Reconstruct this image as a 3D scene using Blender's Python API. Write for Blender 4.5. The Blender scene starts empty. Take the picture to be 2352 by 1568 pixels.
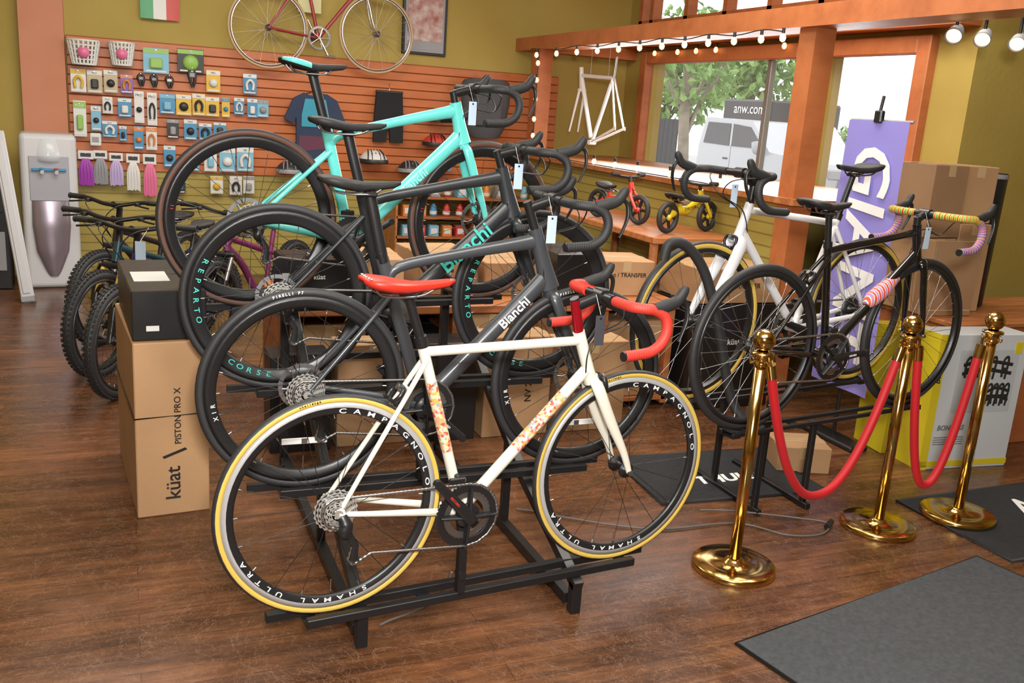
import bpy, bmesh, math, random
from mathutils import Vector as V, Matrix, noise
random.seed(7)
SC=bpy.context.scene
pi=math.pi
def rad(a): return math.radians(a)
# ------------------------------------------------------------------ materials
MATS={}
def mat(name,col=(.5,.5,.5),rough=.5,metal=0,emit=None,es=0,coat=0,alpha=1,spec=.5,sheen=0,trans=0):
    if name in MATS: return MATS[name]
    m=bpy.data.materials.new(name); m.use_nodes=True
    b=m.node_tree.nodes['Principled BSDF']
    b.inputs['Base Color'].default_value=(*col,1); b.inputs['Roughness'].default_value=rough
    b.inputs['Metallic'].default_value=metal; b.inputs['Coat Weight'].default_value=coat
    b.inputs['Specular IOR Level'].default_value=spec; b.inputs['Alpha'].default_value=alpha
    b.inputs['Sheen Weight'].default_value=sheen; b.inputs['Transmission Weight'].default_value=trans
    if emit: b.inputs['Emission Color'].default_value=(*emit,1); b.inputs['Emission Strength'].default_value=es
    nt=m.node_tree; n=nt.nodes.new('ShaderNodeTexNoise'); n.inputs['Scale'].default_value=14
    tc=nt.nodes.new('ShaderNodeTexCoord'); nt.links.new(tc.outputs['Object'],n.inputs['Vector'])
    mr=nt.nodes.new('ShaderNodeMapRange'); mr.inputs['To Min'].default_value=max(0,rough-.05); mr.inputs['To Max'].default_value=min(1,rough+.05)
    nt.links.new(n.outputs['Fac'],mr.inputs['Value']); nt.links.new(mr.outputs['Result'],b.inputs['Roughness'])
    MATS[name]=m; return m
def ramp(nt,fac,stops):
    r=nt.nodes.new('ShaderNodeValToRGB'); el=r.color_ramp.elements
    while len(el)<len(stops): el.new(.5)
    for e,(p,c) in zip(el,stops): e.position=p; e.color=(*c,1)
    nt.links.new(fac,r.inputs['Fac']); return r
def wood(name,dark,mid,light,rough=.4,stretch=(1,8,8),scale=3,coat=0):
    if name in MATS: return MATS[name]
    m=mat(name,mid,rough,coat=coat); nt=m.node_tree; b=nt.nodes['Principled BSDF']
    tc=nt.nodes.new('ShaderNodeTexCoord'); mp=nt.nodes.new('ShaderNodeMapping'); mp.inputs['Scale'].default_value=stretch
    n=nt.nodes.new('ShaderNodeTexNoise'); n.inputs['Scale'].default_value=scale; n.inputs['Detail'].default_value=8; n.inputs['Roughness'].default_value=.65
    nt.links.new(tc.outputs['Object'],mp.inputs['Vector']); nt.links.new(mp.outputs['Vector'],n.inputs['Vector'])
    r=ramp(nt,n.outputs['Fac'],[(.3,dark),(.5,mid),(.72,light)]); nt.links.new(r.outputs['Color'],b.inputs['Base Color'])
    return m
def mottled(name,c1,c2,rough=.7,scale=2,bump=0,bscale=60):
    if name in MATS: return MATS[name]
    m=mat(name,c1,rough); nt=m.node_tree; b=nt.nodes['Principled BSDF']
    tc=nt.nodes.new('ShaderNodeTexCoord'); n=nt.nodes.new('ShaderNodeTexNoise'); n.inputs['Scale'].default_value=scale; n.inputs['Detail'].default_value=6
    nt.links.new(tc.outputs['Object'],n.inputs['Vector'])
    r=ramp(nt,n.outputs['Fac'],[(.32,c1),(.68,c2)]); nt.links.new(r.outputs['Color'],b.inputs['Base Color'])
    if bump:
        n2=nt.nodes.new('ShaderNodeTexNoise'); n2.inputs['Scale'].default_value=bscale; nt.links.new(tc.outputs['Object'],n2.inputs['Vector'])
        bp=nt.nodes.new('ShaderNodeBump'); bp.inputs['Strength'].default_value=bump; bp.inputs['Distance'].default_value=.01
        nt.links.new(n2.outputs['Fac'],bp.inputs['Height']); nt.links.new(bp.outputs['Normal'],b.inputs['Normal'])
    return m
BLK=mat('black_satin',(.012,.012,.013),.35); BLKM=mat('black_matte',(.018,.018,.019),.6); RUB=mat('tire_rubber',(.022,.022,.024),.55)
CHR=mat('chrome',(.75,.75,.77),.18,1); STEEL=mat('brushed_steel',(.5,.5,.52),.32,1); DSTEEL=mat('dark_steel',(.2,.19,.18),.35,.8)
CAS=mat('sprocket_silver',(.56,.55,.52),.35,.7); TRK=mat('brake_track_silver',(.42,.42,.43),.35,.3)
WHT=mat('white_print',(.8,.8,.8),.5); CREAM=mat('cream_paint',(.70,.67,.57),.25,coat=.6); GUM=mat('yellow_sidewall',(.58,.39,.07),.6)
RED=mat('red_leather',(.5,.025,.012),.42); REDT=mat('red_bar_tape',(.54,.035,.022),.55); REDM=mat('red_anodised',(.4,.01,.02),.25,.6)
TEAL=mat('turquoise_paint',(.13,.62,.58),.28,coat=.5); TEALP=mat('turquoise_print',(.06,.52,.45),.5)
GREY=mat('graphite_paint',(.045,.05,.057),.34,coat=.4); DGREY=mat('charcoal_paint',(.022,.025,.029),.4,coat=.3)
WPT=mat('white_paint',(.72,.72,.74),.25,coat=.5); BPT=mat('gloss_black_paint',(.006,.006,.007),.12,coat=.8)
BRASS=mat('polished_brass',(.70,.46,.15),.14,1); VELV=mat('red_velvet',(.44,.005,.010),.6,sheen=.05)
CARD=mottled('cardboard',(.35,.20,.095),(.42,.245,.12),.8,3,.1,40); CARDD=mottled('cardboard_dark',(.27,.15,.075),(.31,.18,.09),.8,3)  # darker brown board for flap seams, one carton and the folded sheet
TAPE=mat('packing_tape',(.46,.32,.17),.3); BOXB=mat('black_carton',(.012,.012,.013),.32)
CEDAR=wood('cedar_wood',(.24,.075,.022),(.38,.135,.045),(.47,.185,.07),.45)
PAINTW=wood('terracotta_paint',(.33,.095,.03),(.42,.13,.042),(.47,.16,.055),.5,(1,3,3),2)
PLAS=mat('clear_plastic',(.8,.85,.9),.15,alpha=.45)
LCD=mat('glowing_bulb',(1,.85,.55),.3,emit=(1,.55,.18),es=3.2)
# ------------------------------------------------------------------ mesh builder
def catmull(P,n=6,closed=False):
    P=[V(p) for p in P]; out=[]; N=len(P)
    rng=range(N) if closed else range(N-1)
    for i in rng:
        if closed: a,b,c,d=P[i-1],P[i],P[(i+1)%N],P[(i+2)%N]
        else: a,b,c,d=P[max(i-1,0)],P[i],P[i+1],P[min(i+2,N-1)]
        for k in range(n):
            t=k/n; out.append(.5*((2*b)+(c-a)*t+(2*a-5*b+4*c-d)*t*t+(3*b-a-3*c+d)*t**3))
    if not closed: out.append(P[-1])
    return out
def lerpl(L,n):
    out=[]
    for i in range(n):
        t=i/(n-1)*(len(L)-1); k=min(int(t),len(L)-2); u=t-k
        a,b=L[k],L[k+1]
        out.append((a[0]*(1-u)+b[0]*u,a[1]*(1-u)+b[1]*u))
    return out
GLY={}
class MB:
    def __init__(s): s.v=[];s.f=[];s.m=[];s.s=[];s.mats=[]
    def mi(s,m):
        if m not in s.mats: s.mats.append(m)
        return s.mats.index(m)
    def add(s,vs,fs,m,smooth=True,M=None):
        o=len(s.v); s.v+=[tuple(M@V(v)) if M else tuple(v) for v in vs]
        ml=isinstance(m,list)
        for i,f in enumerate(fs):
            s.f.append(tuple(k+o for k in f)); s.m.append(s.mi(m[i] if ml else m)); s.s.append(smooth)
        return s
    def tube(s,P,r,m,n=10,closed=False,caps=True,ref=None,M=None):
        P=[V(p) for p in P]; N=len(P)
        if not isinstance(r,list): r=[r]*N
        r=[q if isinstance(q,tuple) else (q,q) for q in r]
        if len(r)!=N: r=lerpl(r,N)
        vs=[];fs=[];prev=None
        for i,p in enumerate(P):
            if closed: t=P[(i+1)%N]-P[i-1]
            else: t=P[min(i+1,N-1)]-P[max(i-1,0)]
            if t.length<1e-9: t=V((0,0,1))
            t.normalize()
            if ref is not None: a=V(ref)-t*V(ref).dot(t)
            elif prev is None:
                q=V((0,1,0)) if abs(t.y)<.9 else V((1,0,0)); a=q-t*q.dot(t)
            else: a=prev-t*prev.dot(t)
            if a.length<1e-6: a=t.orthogonal()
            a.normalize(); prev=a; b=t.cross(a)
            ra,rb=r[i]
            for k in range(n):
                th=2*pi*k/n; vs.append(p+a*(ra*math.cos(th))+b*(rb*math.sin(th)))
        for i in range(N if closed else N-1):
            j=(i+1)%N
            for k in range(n): l=(k+1)%n; fs.append((i*n+k,i*n+l,j*n+l,j*n+k))
        s.add(vs,fs,m,True,M)
        if caps and not closed:
            s.add(vs[:n],[tuple(range(n))[::-1]],m,False,M); s.add(vs[-n:],[tuple(range(n))],m,False,M)
        return s
    def cyl(s,a,b,r,m,n=16,M=None): return s.tube([a,b],r,m,n,M=M)
    def box(s,c,d,m,bev=0,M=None,rz=0,seg=1):
        bm=bmesh.new(); bmesh.ops.create_cube(bm,size=1)
        for v in bm.verts: v.co=V((v.co.x*d[0],v.co.y*d[1],v.co.z*d[2]))
        if bev: bmesh.ops.bevel(bm,geom=bm.edges[:],offset=min(bev,min(d)*.45),segments=seg,affect='EDGES',profile=.5)
        T=Matrix.Translation(c)@Matrix.Rotation(rz,4,'Z')
        if M: T=M@T
        bm.verts.index_update()
        s.add([v.co.copy() for v in bm.verts],[tuple(v.index for v in f.verts) for f in bm.faces],m,False,T); bm.free(); return s
    def rev(s,prof,m,n=32,axis='Z',closed=False,M=None,smooth=True):
        vs=[];fs=[];ms=[];N=len(prof)
        for k in range(n):
            a=2*pi*k/n; c,si=math.cos(a),math.sin(a)
            for r,h in prof:
                vs.append((r*c,r*si,h) if axis=='Z' else (r*c,h,r*si))
        for k in range(n):
            l=(k+1)%n
            for i in range(N if closed else N-1):
                j=(i+1)%N; fs.append((k*N+i,l*N+i,l*N+j,k*N+j)); ms.append(m[i] if isinstance(m,list) else m)
        return s.add(vs,fs,ms,smooth,M)
    def prism(s,poly,th,m,M=None,smooth=False):
        n=len(poly); vs=[(x,-th/2,z) for x,z in poly]+[(x,th/2,z) for x,z in poly]
        fs=[tuple(range(n)),tuple(range(2*n-1,n-1,-1))]+[(i,i+n,(i+1)%n+n,(i+1)%n) for i in range(n)]
        return s.add(vs,fs,m,smooth,M)
    def text(s,t,size,m,M,ext=.0006,bold=0,shear=0,align='CENTER',sp=1):
        key=(t,round(size,4),round(ext,5),round(bold,5),shear,align,sp)
        if key not in GLY:
            c=bpy.data.curves.new('lettering','FONT'); c.body=t; c.size=size; c.extrude=ext; c.offset=bold; c.shear=shear
            c.align_x=align; c.align_y='CENTER'; c.space_character=sp; c.resolution_u=3
            o=bpy.data.objects.new('lettering',c); SC.collection.objects.link(o)
            bpy.context.view_layer.update()
            me=bpy.data.meshes.new_from_object(o.evaluated_get(bpy.context.evaluated_depsgraph_get()))
            GLY[key]=([tuple(v.co) for v in me.vertices],[tuple(p.vertices) for p in me.polygons])
            bpy.data.objects.remove(o); bpy.data.curves.remove(c); bpy.data.meshes.remove(me)
        v,f=GLY[key]; s.add(v,f,m,False,M); return s
    def ringtext(s,t,R,size,m,a0,y,step=None,flip=1,bold=0,sx=1):
        step=step or size*.78*sx/R
        for i,ch in enumerate(t):
            if ch==' ': continue
            a=a0-i*step*flip
            M=Matrix.Translation((R*math.cos(a),y,R*math.sin(a)))@Matrix.Rotation(pi/2-a+(0 if flip>0 else pi),4,'Y')@Matrix.Rotation(pi/2,4,'X')@Matrix.Diagonal((sx,1,1,1))
            s.text(ch,size,m,M,.0004,bold)
        return s
    def obj(s,name,parent=None,loc=(0,0,0),rz=0,label=None,M=None,cat=None,**kw):
        me=bpy.data.meshes.new(name); me.from_pydata(s.v,[],s.f)
        for m in s.mats: me.materials.append(m)
        me.polygons.foreach_set('material_index',s.m); me.polygons.foreach_set('use_smooth',s.s); me.validate(); me.update()
        o=bpy.data.objects.new(name,me); SC.collection.objects.link(o)
        if parent: o.parent=parent
        o.location=loc; o.rotation_euler=(0,0,rz)
        if M: o.matrix_local=M
        if label: o['label']=label
        if cat: o['category']=cat
        for k,v in kw.items(): o[k]=v
        return o
def root(name,loc,rz,label,cat,M=None,**kw):
    o=bpy.data.objects.new(name,None); o.empty_display_size=.1; SC.collection.objects.link(o)
    o.location=loc; o.rotation_euler=(0,0,rz)
    if M: o.matrix_world=M
    o['label']=label; o['category']=cat
    for k,v in kw.items(): o[k]=v
    return o
TXF=Matrix.Rotation(pi/2,4,'X')
def at(x,y,z): return Matrix.Translation((x,y,z))
# ------------------------------------------------------------------ bicycles
def tire_prof(R,w,m1,m2,n=16):
    c=R-w/2; P=[];M=[]
    for k in range(n):
        a=2*pi*k/n; P.append((c+w/2*math.cos(a),w/2*math.sin(a)))
        am=2*pi*(k+.5)/n; M.append(m1 if math.cos(am)>.45 else m2)
    return P,M
def gear(mb,r,teeth,th,m,y,x=0,z=0,rin=None,tl=.004):
    n=teeth*4; vs=[];fs=[]; rin=rin or r*.6
    for k in range(n):
        a=2*pi*k/n; rr=r+(tl if k%4 in(1,2) else 0)
        for (q,yy) in ((rr,y-th/2),(rr,y+th/2),(rin,y+th/2),(rin,y-th/2)): vs.append((x+q*math.cos(a),yy,z+q*math.sin(a)))
    for k in range(n):
        l=(k+1)%n
        for i in range(4): j=(i+1)%4; fs.append((k*4+i,l*4+i,l*4+j,k*4+j))
    mb.add(vs,fs,m,False)
def make_wheel(par,loc,R,w,rimd,tread=RUB,side=RUB,rim=BLK,track=None,nsp=20,spm=BLK,cass=False,rotor=False,txt=None,knob=False,tiretxt=None,hubm=BLK,valve=True,spr=.0011,refl=False):
    mb=MB(); ro=R-w*.82; ri=ro-rimd; rw=w*.42
    tr=track or rim
    pr=[(ro,rw),(ro-.015,rw),(ro-.015-.001,rw*.98),(ri+.008,rw*.75),(ri,rw*.3),(ri,-rw*.3),(ri+.008,-rw*.75),(ro-.016,-rw*.98),(ro-.015,-rw),(ro,-rw),(ro-.004,0)]
    ms=[tr,rim,rim,rim,rim,rim,rim,rim,tr,rim,rim]
    mb.rev(pr,ms,72,'Y',True)
    if txt:
        for (t,a0,size,m,st,fl,sx) in txt: mb.ringtext(t,(ro-.015+ri)/2,size,m,rad(a0),-rw*.98-.0012,st,fl,size*.008,sx)
    if valve: mb.cyl((0,0,-ri+.002),(0,0,-ri+.045),.0022,STEEL,6)
    wh=mb.obj('wheel',par,loc)
    P,M=tire_prof(R,w,tread,side); t=MB(); t.rev(P,M,72,'Y',True)
    if tiretxt:
        for (s_,a0,size,m) in tiretxt: t.ringtext(s_,R-w*.45,size,m,rad(a0),-w/2-.0008,None,bold=.0003)
    if knob:
        nk=64
        for k in range(nk):
            for yy in (-.35,0,.35):
                a=2*pi*(k+(.5 if yy==0 else 0))/nk
                T=Matrix.Rotation(-a,4,'Y')@Matrix.Translation((R-abs(yy)*.25*w*.8+.001,yy*w,0))
                t.box((0,0,0),(.009,w*.2,.018),tread,M=T)
    t.obj('tire',wh)
    sp=MB(); 
    for k in range(nsp):
        a=2*pi*k/nsp; sd=-1 if k%2 else 1; off=(.75 if (k//2)%2 else -.75) 
        hy=.03*sd; hr=.022
        sp.cyl((hr*math.cos(a+off),hy,hr*math.sin(a+off)),(ri*math.cos(a),0.003*sd,ri*math.sin(a)),spr,spm,4)
        sp.cyl(((ri-.012)*math.cos(a),.003*sd,(ri-.012)*math.sin(a)),(ri*math.cos(a),0,ri*math.sin(a)),.0022,STEEL,5)
    sp.obj('spokes',wh)
    if refl:
        q=MB(); q.box((0,-.022,-.17),(.15,.004,.022),WHT,.002); q.box((0,-.0245,-.17),(.02,.001,.018),STEEL); q.obj('spoke_reflector',wh)
    h=MB(); h.rev([(0,-.052),(.008,-.052),(.009,-.036),(.027,-.034),(.027,-.028),(.013,-.024),(.011,0),(.013,.024),(.027,.028),(.027,.034),(.009,.036),(.008,.052),(0,.052)],hubm,20,'Y')
    h.obj('hub',wh)
    if cass:
        c=MB(); rs=(.022,.027,.032,.037,.042,.048,.054,.061)
        for i,r_ in enumerate(rs):
            gear(c,r_,max(11,int(r_*380)),.0018,CAS,-.062+i*.0042,rin=r_-.0022,tl=.0034)
        c.cyl((0,-.066,0),(0,-.028,0),.013,CAS,16)
        c.rev([(0,-.0285),(.056,-.0285),(.056,-.0275),(0,-.0275)],BLK,32,'Y')
        for i in range(6):
            a=2*pi*i/6
            pts=[]
            for j,r_ in enumerate(rs): pts.append((r_*math.cos(a+j*.05),-.060+j*.0042,r_*math.sin(a+j*.05)))
            c.tube([(.012*math.cos(a),-.062,.012*math.sin(a))]+pts,.0018,DSTEEL,5)
        c.obj('cassette',wh,label='silver toothed sprocket stack')
    if rotor:
        c=MB(); gear(c,.078,24,.0018,STEEL,.04,rin=.064,tl=.001)
        for i in range(6):
            a=2*pi*i/6; c.tube([(.02*math.cos(a),.04,.02*math.sin(a)),(.045*math.cos(a+.2),.04,.045*math.sin(a+.2)),(.066*math.cos(a+.1),.04,.066*math.sin(a+.1))],.0035,STEEL,4)
        c.cyl((0,.036,0),(0,.044,0),.022,BLK,16); c.obj('disc_brake_rotor',wh)
    return wh
def make_saddle(par,tail,nose,z,m,rail=STEEL,stripe=None,rivet=None,clamp=None):
    L=nose-tail; mb=MB(); n=16
    prof=[(0,.030,.012),(.03,.055,.02),(.12,.07,.03),(.28,.068,.034),(.42,.048,.032),(.55,.030,.028),(.75,.021,.024),(.92,.018,.02),(1,.010,.010)]
    vs=[];fs=[];ms=[]
    for (t,w,h) in prof:
        x=tail+L*t; zz=z+.012*math.cos(t*pi*1.7)*.8+(-.004 if t>.9 else 0)
        for k in range(n):
            a=2*pi*k/n; c,s_=math.cos(a),math.sin(a)
            yy=w*(abs(c)**.75)*(1 if c>0 else -1); hz=(h*.35*s_ if s_>0 else h*s_*(1.0 if abs(c)>.5 else .25))
            vs.append((x,yy,zz+hz))
    N=len(prof)
    for i in range(N-1):
        for k in range(n):
            l=(k+1)%n; fs.append((i*n+k,(i+1)*n+k,(i+1)*n+l,i*n+l))
            ms.append(stripe if (stripe and k in (0,1,2,5,6,7,8) and i<4) else m)
    fs.append(tuple(range(n))); ms.append(m); fs.append(tuple(range((N-1)*n,N*n))[::-1]); ms.append(m)
    mb.add(vs,fs,ms,True)
    if rivet:
        for y in (-.04,-.02,0,.02,.04): mb.rev([(0,.003),(.004,.002),(.005,0)],rivet,8,'Z',M=at(tail+.012+abs(y)*.05,y,z+.0165))
        mb.rev([(0,.003),(.004,.002),(.005,0)],rivet,8,'Z',M=at(nose-.01,0,z+.003))
    sd=mb.obj('saddle',par)
    r=MB()
    for sgn in (-1,1):
        r.tube(catmull([(tail+.03,sgn*.03,z-.01),(tail+.06,sgn*.024,z-.035),(tail+.16,sgn*.022,z-.038),(nose-.06,sgn*.012,z-.02),(nose-.02,0,z-.008)],5),.0035,rail,6)
    cx=clamp or tail+.13
    r.box((cx,0,z-.038),(.04,.05,.016),BLK,.004); r.obj('saddle_rail',sd,label='metal saddle rails and clamp')
    return sd
def road_bike(name,pos,phi,S,label):
    R=S['R']; X=S['wb']; w=S.get('w',.028)
    g=root('bicycle',(pos[0],pos[1],pos[2]-R),rad(phi),label,'bicycle',group=S.get('group','road bikes on display racks'))
    O=(0,0,R); fm=S['fm']; fk=S.get('fork',fm)
    BB=S['BB'];ST=S['ST'];HT=S['HT'];HB=S['HB'];SP=S['SP'];SE=S['SE']
    P=lambda a,y=0:(a[0],y,a[1])
    d=S.get('dia',dict(tt=(.0155,.0155),dt=(.018,.018),st=(.0155,.0155),ht=.019))
    f=MB()
    def L(a,b,t): return (a[0]+(b[0]-a[0])*t,a[1]+(b[1]-a[1])*t)
    ttb=S.get('TT0',L(BB,ST,.97)); tte=L(HT,HB,.2); dte=L(HT,HB,.8)
    aero=S.get('aero',False)
    f.tube([P(BB),P(L(BB,ST,.5)),P(L(BB,ST,1.03))],[d['st']]*3,fm,16,ref=(0,1,0))
    if aero:
        f.tube(catmull([P(L(BB,ST,.86)),P((ttb[0]+.05,ttb[1]+.0)),P(L(ttb,tte,.5)),P(L(ttb,tte,.9)),P(tte)],5),[(d['tt'][0]*.8,d['tt'][1]*.8),d['tt'],d['tt'],(d['tt'][0]*1.1,d['tt'][1]*1.3),(d['tt'][0]*1.2,d['tt'][1]*1.7)],fm,16,ref=(0,1,0))
        f.tube(catmull([P(BB),P(L(BB,dte,.4)),P(L(BB,dte,.9)),P(dte)],5),[d['dt'],d['dt'],(d['dt'][0],d['dt'][1]*1.05),(d['dt'][0]*.9,d['dt'][1]*1.25)],S.get('dtm',fm),16,ref=(0,1,0))
    else:
        f.tube([P(ttb),P(tte)],[d['tt']]*2,fm,14,ref=(0,1,0)); f.tube([P(BB),P(dte)],[d['dt']]*2,fm,14,ref=(0,1,0))
    hr=d['ht']
    f.tube([P(HB),P(L(HB,HT,.15)),P(L(HB,HT,.5)),P(HT)],[(hr*1.1,hr*(1.5 if aero else 1.1)),(hr,hr*(1.35 if aero else 1)),(hr*.92,hr*(1.1 if aero else 1)),(hr*.95,hr)],fm,18,ref=(0,1,0))
    f.cyl((BB[0],-.034,BB[1]),(BB[0],.034,BB[1]),.021,fm,18)
    sst=S.get('SS',L(BB,ST,.93)); cr=S.get('cs',.0085); sr=S.get('ss',.0075)
    for s_ in (-1,1):
        f.tube(catmull([P(sst,s_*.012),P(L(sst,(0,0),.25),s_*.026),P(L(sst,(0,0),.7),s_*.045),P((0.004,.006),s_*.058)],5),[sr*1.15,sr,sr,sr*.9],S.get('ssm',fm),10)
        f.tube(catmull([P((BB[0]-.01,BB[1]),s_*.02),P(L(BB,(0,0),.3),s_*.032),P(L(BB,(0,0),.75),s_*.052),P((0,0),s_*.06)],5),[(cr*1.1,cr*1.5),(cr,cr*1.4),cr,cr*.9],S.get('ssm',fm),10,ref=(0,1,0))
        f.box((0.004,s_*.06,0),(.03,.006,.028),S.get('ssm',fm),.003)
    f.tube([P(L(sst,(0,0),.2),-.02),P(L(sst,(0,0),.2),.02)],.006,fm,8)
    if S.get('patch'):
        pm=S['patch']
        f.tube([P(L(BB,dte,.42)),P(L(BB,dte,.80))],[(d['dt'][0]*1.04,d['dt'][1]*1.04)]*2,pm,14,ref=(0,1,0),caps=False)
        f.tube([P(L(BB,ST,.38)),P(L(BB,ST,.80))],[(d['st'][0]*1.04,d['st'][1]*1.04)]*2,pm,14,ref=(0,1,0),caps=False)
    for (t,tpos,size,m,which,shear) in S.get('texts',[]):
        a,b,rr=(BB,dte,d['dt'][0]) if which=='dt' else (ttb,tte,d['tt'][0])
        c=L(a,b,tpos); an=math.atan2(b[1]-a[1],b[0]-a[0])
        f.text(t,size,m,at(c[0],-rr-.0008,c[1])@Matrix.Rotation(-an,4,'Y')@TXF,.002,size*.015,shear)
    f.obj('frame',g,O,label=S.get('flabel'))
    s=MB(); sm=S.get('stemm',BLK)
    s.tube([P(HT),P(SP)],.016,S.get('spacer',BLK),16)
    s.tube([P(L(HT,SP,.8)),P(SE)],[(.016,.018),(.015,.016)],sm,14,ref=(0,1,0))
    s.cyl((SE[0],-.024,SE[1]),(SE[0],.024,SE[1]),.022,sm,18); s.cyl(P(SP),(SP[0]-.003,0,SP[1]+.006),.015,sm,14)
    s.obj('stem',g,O)
    b=MB(); e=V((SE[0],0,SE[1])); bm_=S.get('tape',BLKM); core=S.get('core',BLK); wd=S.get('bw',.20)
    rel=[(0,.05,0),(0,.12,0),(.004,wd-.03,.001),(.03,wd-.006,0),(.065,wd+.002,-.004),(.098,wd+.006,-.025),(.108,wd+.01,-.06),(.092,wd+.014,-.1),(.052,wd+.018,-.126),(0,wd+.02,-.132),(-.045,wd+.022,-.134)]
    b.cyl(e+V((0,-.07,0)),e+V((0,.07,0)),.0155,core,14)
    hb=b.obj('handlebar',g,O)
    for s_ in (-1,1):
        t=MB(); pts=catmull([e+V((x,y*s_,z)) for x,y,z in rel],6)
        if isinstance(bm_,list):
            q=pts; t.tube(q,.0155,bm_[0][0],12); k_=0
            for i in range(0,len(q)-1):
                pal=bm_[0] if i<len(q)*.42 else bm_[1]
                for u in (0,.5):
                    t.tube([q[i].lerp(q[i+1],u),q[i].lerp(q[i+1],u+.48)],.0163,pal[k_%len(pal)],12); k_+=1
        else:
            q=pts[3:]
            qq=[]
            for i in range(len(q)-1):
                for u in range(3): qq.append(q[i].lerp(q[i+1],u/3))
            qq.append(q[-1]); t.tube(qq,[.0158+(.0008 if i%3 else -.0004) for i in range(len(qq))],bm_,12)
        t.cyl(pts[-1],pts[-1]+(pts[-1]-pts[-2]).normalized()*.006,.015,BLK,10)
        t.obj('bar_tape',hb)
        l=MB(); y=s_*(wd+.003)
        l.tube(catmull([e+V((.06,y,.0)),e+V((.10,y,.008)),e+V((.14,y,.022)),e+V((.162,y,.052)),e+V((.168,y,.066))],5),[(.014,.017),(.0165,.021),(.015,.019),(.014,.016),(.008,.009)],BLKM,12,ref=(0,1,0))
        l.tube(catmull([e+V((.15,y,.03)),e+V((.176,y,.012)),e+V((.178,y+s_*.006,-.035)),e+V((.158,y+s_*.012,-.085)),e+V((.15,y+s_*.013,-.1))],5),[(.009,.010),(.009,.007),(.009,.005),(.007,.004),(.006,.003)],BLK,10,ref=(0,1,0))
        l.obj('brake_lever',hb)
    c=MB()
    for s_,ex in ((-1,.09),(1,.12)):
        c.tube(catmull([e+V((.03,s_*.14,-.01)),e+V((ex,s_*.08,-.03)),e+V((ex-.01,s_*.03,-.09)),V((HT[0]+.06,s_*.012,HT[1]-.02)),V((HT[0]+.03,s_*.018,HT[1]-.07)),V((HB[0]-.03,s_*.02,HB[1]+.02))],6),.0025,S.get('cable',BLK),6)
    c.obj('cable',g,O)
    f=MB(); hubx=X
    f.tube([P(HB),P(L(HT,HB,1.12))],[(.024,.026),(.026,.026)],fk,14,ref=(0,1,0))
    cr_=L(HT,HB,1.15)
    fr_=S.get('fr',(.013,.019))
    for s_ in (-1,1):
        f.tube(catmull([(cr_[0],s_*.012,cr_[1]+.012),(cr_[0]+.006,s_*.036,cr_[1]-.012),(cr_[0]+(hubx-cr_[0])*.4,s_*.043,cr_[1]*.6),(hubx-(hubx-cr_[0])*.2,s_*.048,cr_[1]*.24),(hubx,s_*.051,0)],6),[(fr_[0],fr_[1]),(fr_[0],fr_[1]*1.1),fr_,(fr_[0]*.75,fr_[1]*.7),(.007,.010)],fk,12,ref=(0,1,0))
        f.cyl((hubx,s_*.044,0),(hubx,s_*.064,0),.009,STEEL if not aero else BLK,12)
    f.obj('fork',g,O)
    def caliper(x,z,a):
        c=MB(); T=at(x,0,z)@Matrix.Rotation(a,4,'Y')
        for s_ in (-1,1):
            c.tube(catmull([(0,s_*.004,.014),(.0,s_*.026,.01),(0,s_*.034,-.012),(0,s_*.026,-.034)],4),[(.008,.006)]*3,BLK,8,M=T); c.box((0,s_*.02,-.036),(.036,.008,.01),BLK,.002,M=T)
        c.cyl((-.012,0,.006),(.014,0,.006),.009,STEEL,10,M=T)
        c.obj('brake_caliper',g,O)
    if S.get('rimbrake'):
        caliper(cr_[0]+.03,cr_[1]+.012,rad(-15)); s2=L(sst,(0,0),.22); caliper(s2[0]-.02,s2[1]+.005,rad(40))
    p=MB(); CP=S['CL']
    if aero: p.tube([P(L(BB,ST,1.0)),P(CP)],[(.0125,.019)]*2,BLK,14,ref=(0,1,0))
    else: p.tube([P(L(BB,ST,1.0)),P(CP)],.0136,S.get('spm',BLK),14)
    p.tube([P(L(BB,ST,1.0)),P(L(BB,ST,1.06))],.0185,S.get('clampm',BLK),14)
    p.obj('seatpost',g,O)
    make_saddle(g,S['sad'][0],S['sad'][1],S['sad'][2],S.get('sm',BLKM),rail=S.get('rail',STEEL),stripe=S.get('stripe'),rivet=S.get('rivet'),clamp=CP[0]).location=O
    wk=dict(R=R,w=w,rimd=S.get('rimd',.03),side=S.get('side',RUB),rim=S.get('rim',BLK),track=S.get('track'),nsp=S.get('nsp',20),spm=S.get('spokem',BLK),txt=S.get('txt'),tiretxt=S.get('ttxt'),rotor=not S.get('rimbrake'),refl=S.get('refl',False))
    make_wheel(g,(0,0,R),cass=True,**wk); make_wheel(g,(X,0,R),**wk)
    c=MB(); cm=S.get('crm',BLK)
    c.cyl((0,-.062,0),(0,.062,0),.012,DSTEEL,14); ca=rad(S.get('ca',132))
    cs=c.obj('crankset',g,(BB[0],0,R+BB[1]))
    q=MB(); gear(q,.100,50,.003,cm,-.05,rin=.078); gear(q,.076,36,.003,DSTEEL,-.043,rin=.056,tl=.003)
    for i in range(4):
        a=ca+pi/4+pi/2*i; q.tube([(0.012*math.cos(a),-.056,.012*math.sin(a)),(.06*math.cos(a),-.056,.06*math.sin(a)),(.09*math.cos(a),-.051,.09*math.sin(a))],[(.022,.007),(.015,.006),(.016,.004)],cm,8)
    q.rev([(0,-.058),(.034,-.057),(.04,-.05),(.04,-.046)],cm,24,'Y')
    q.obj('chainring',cs)
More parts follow.
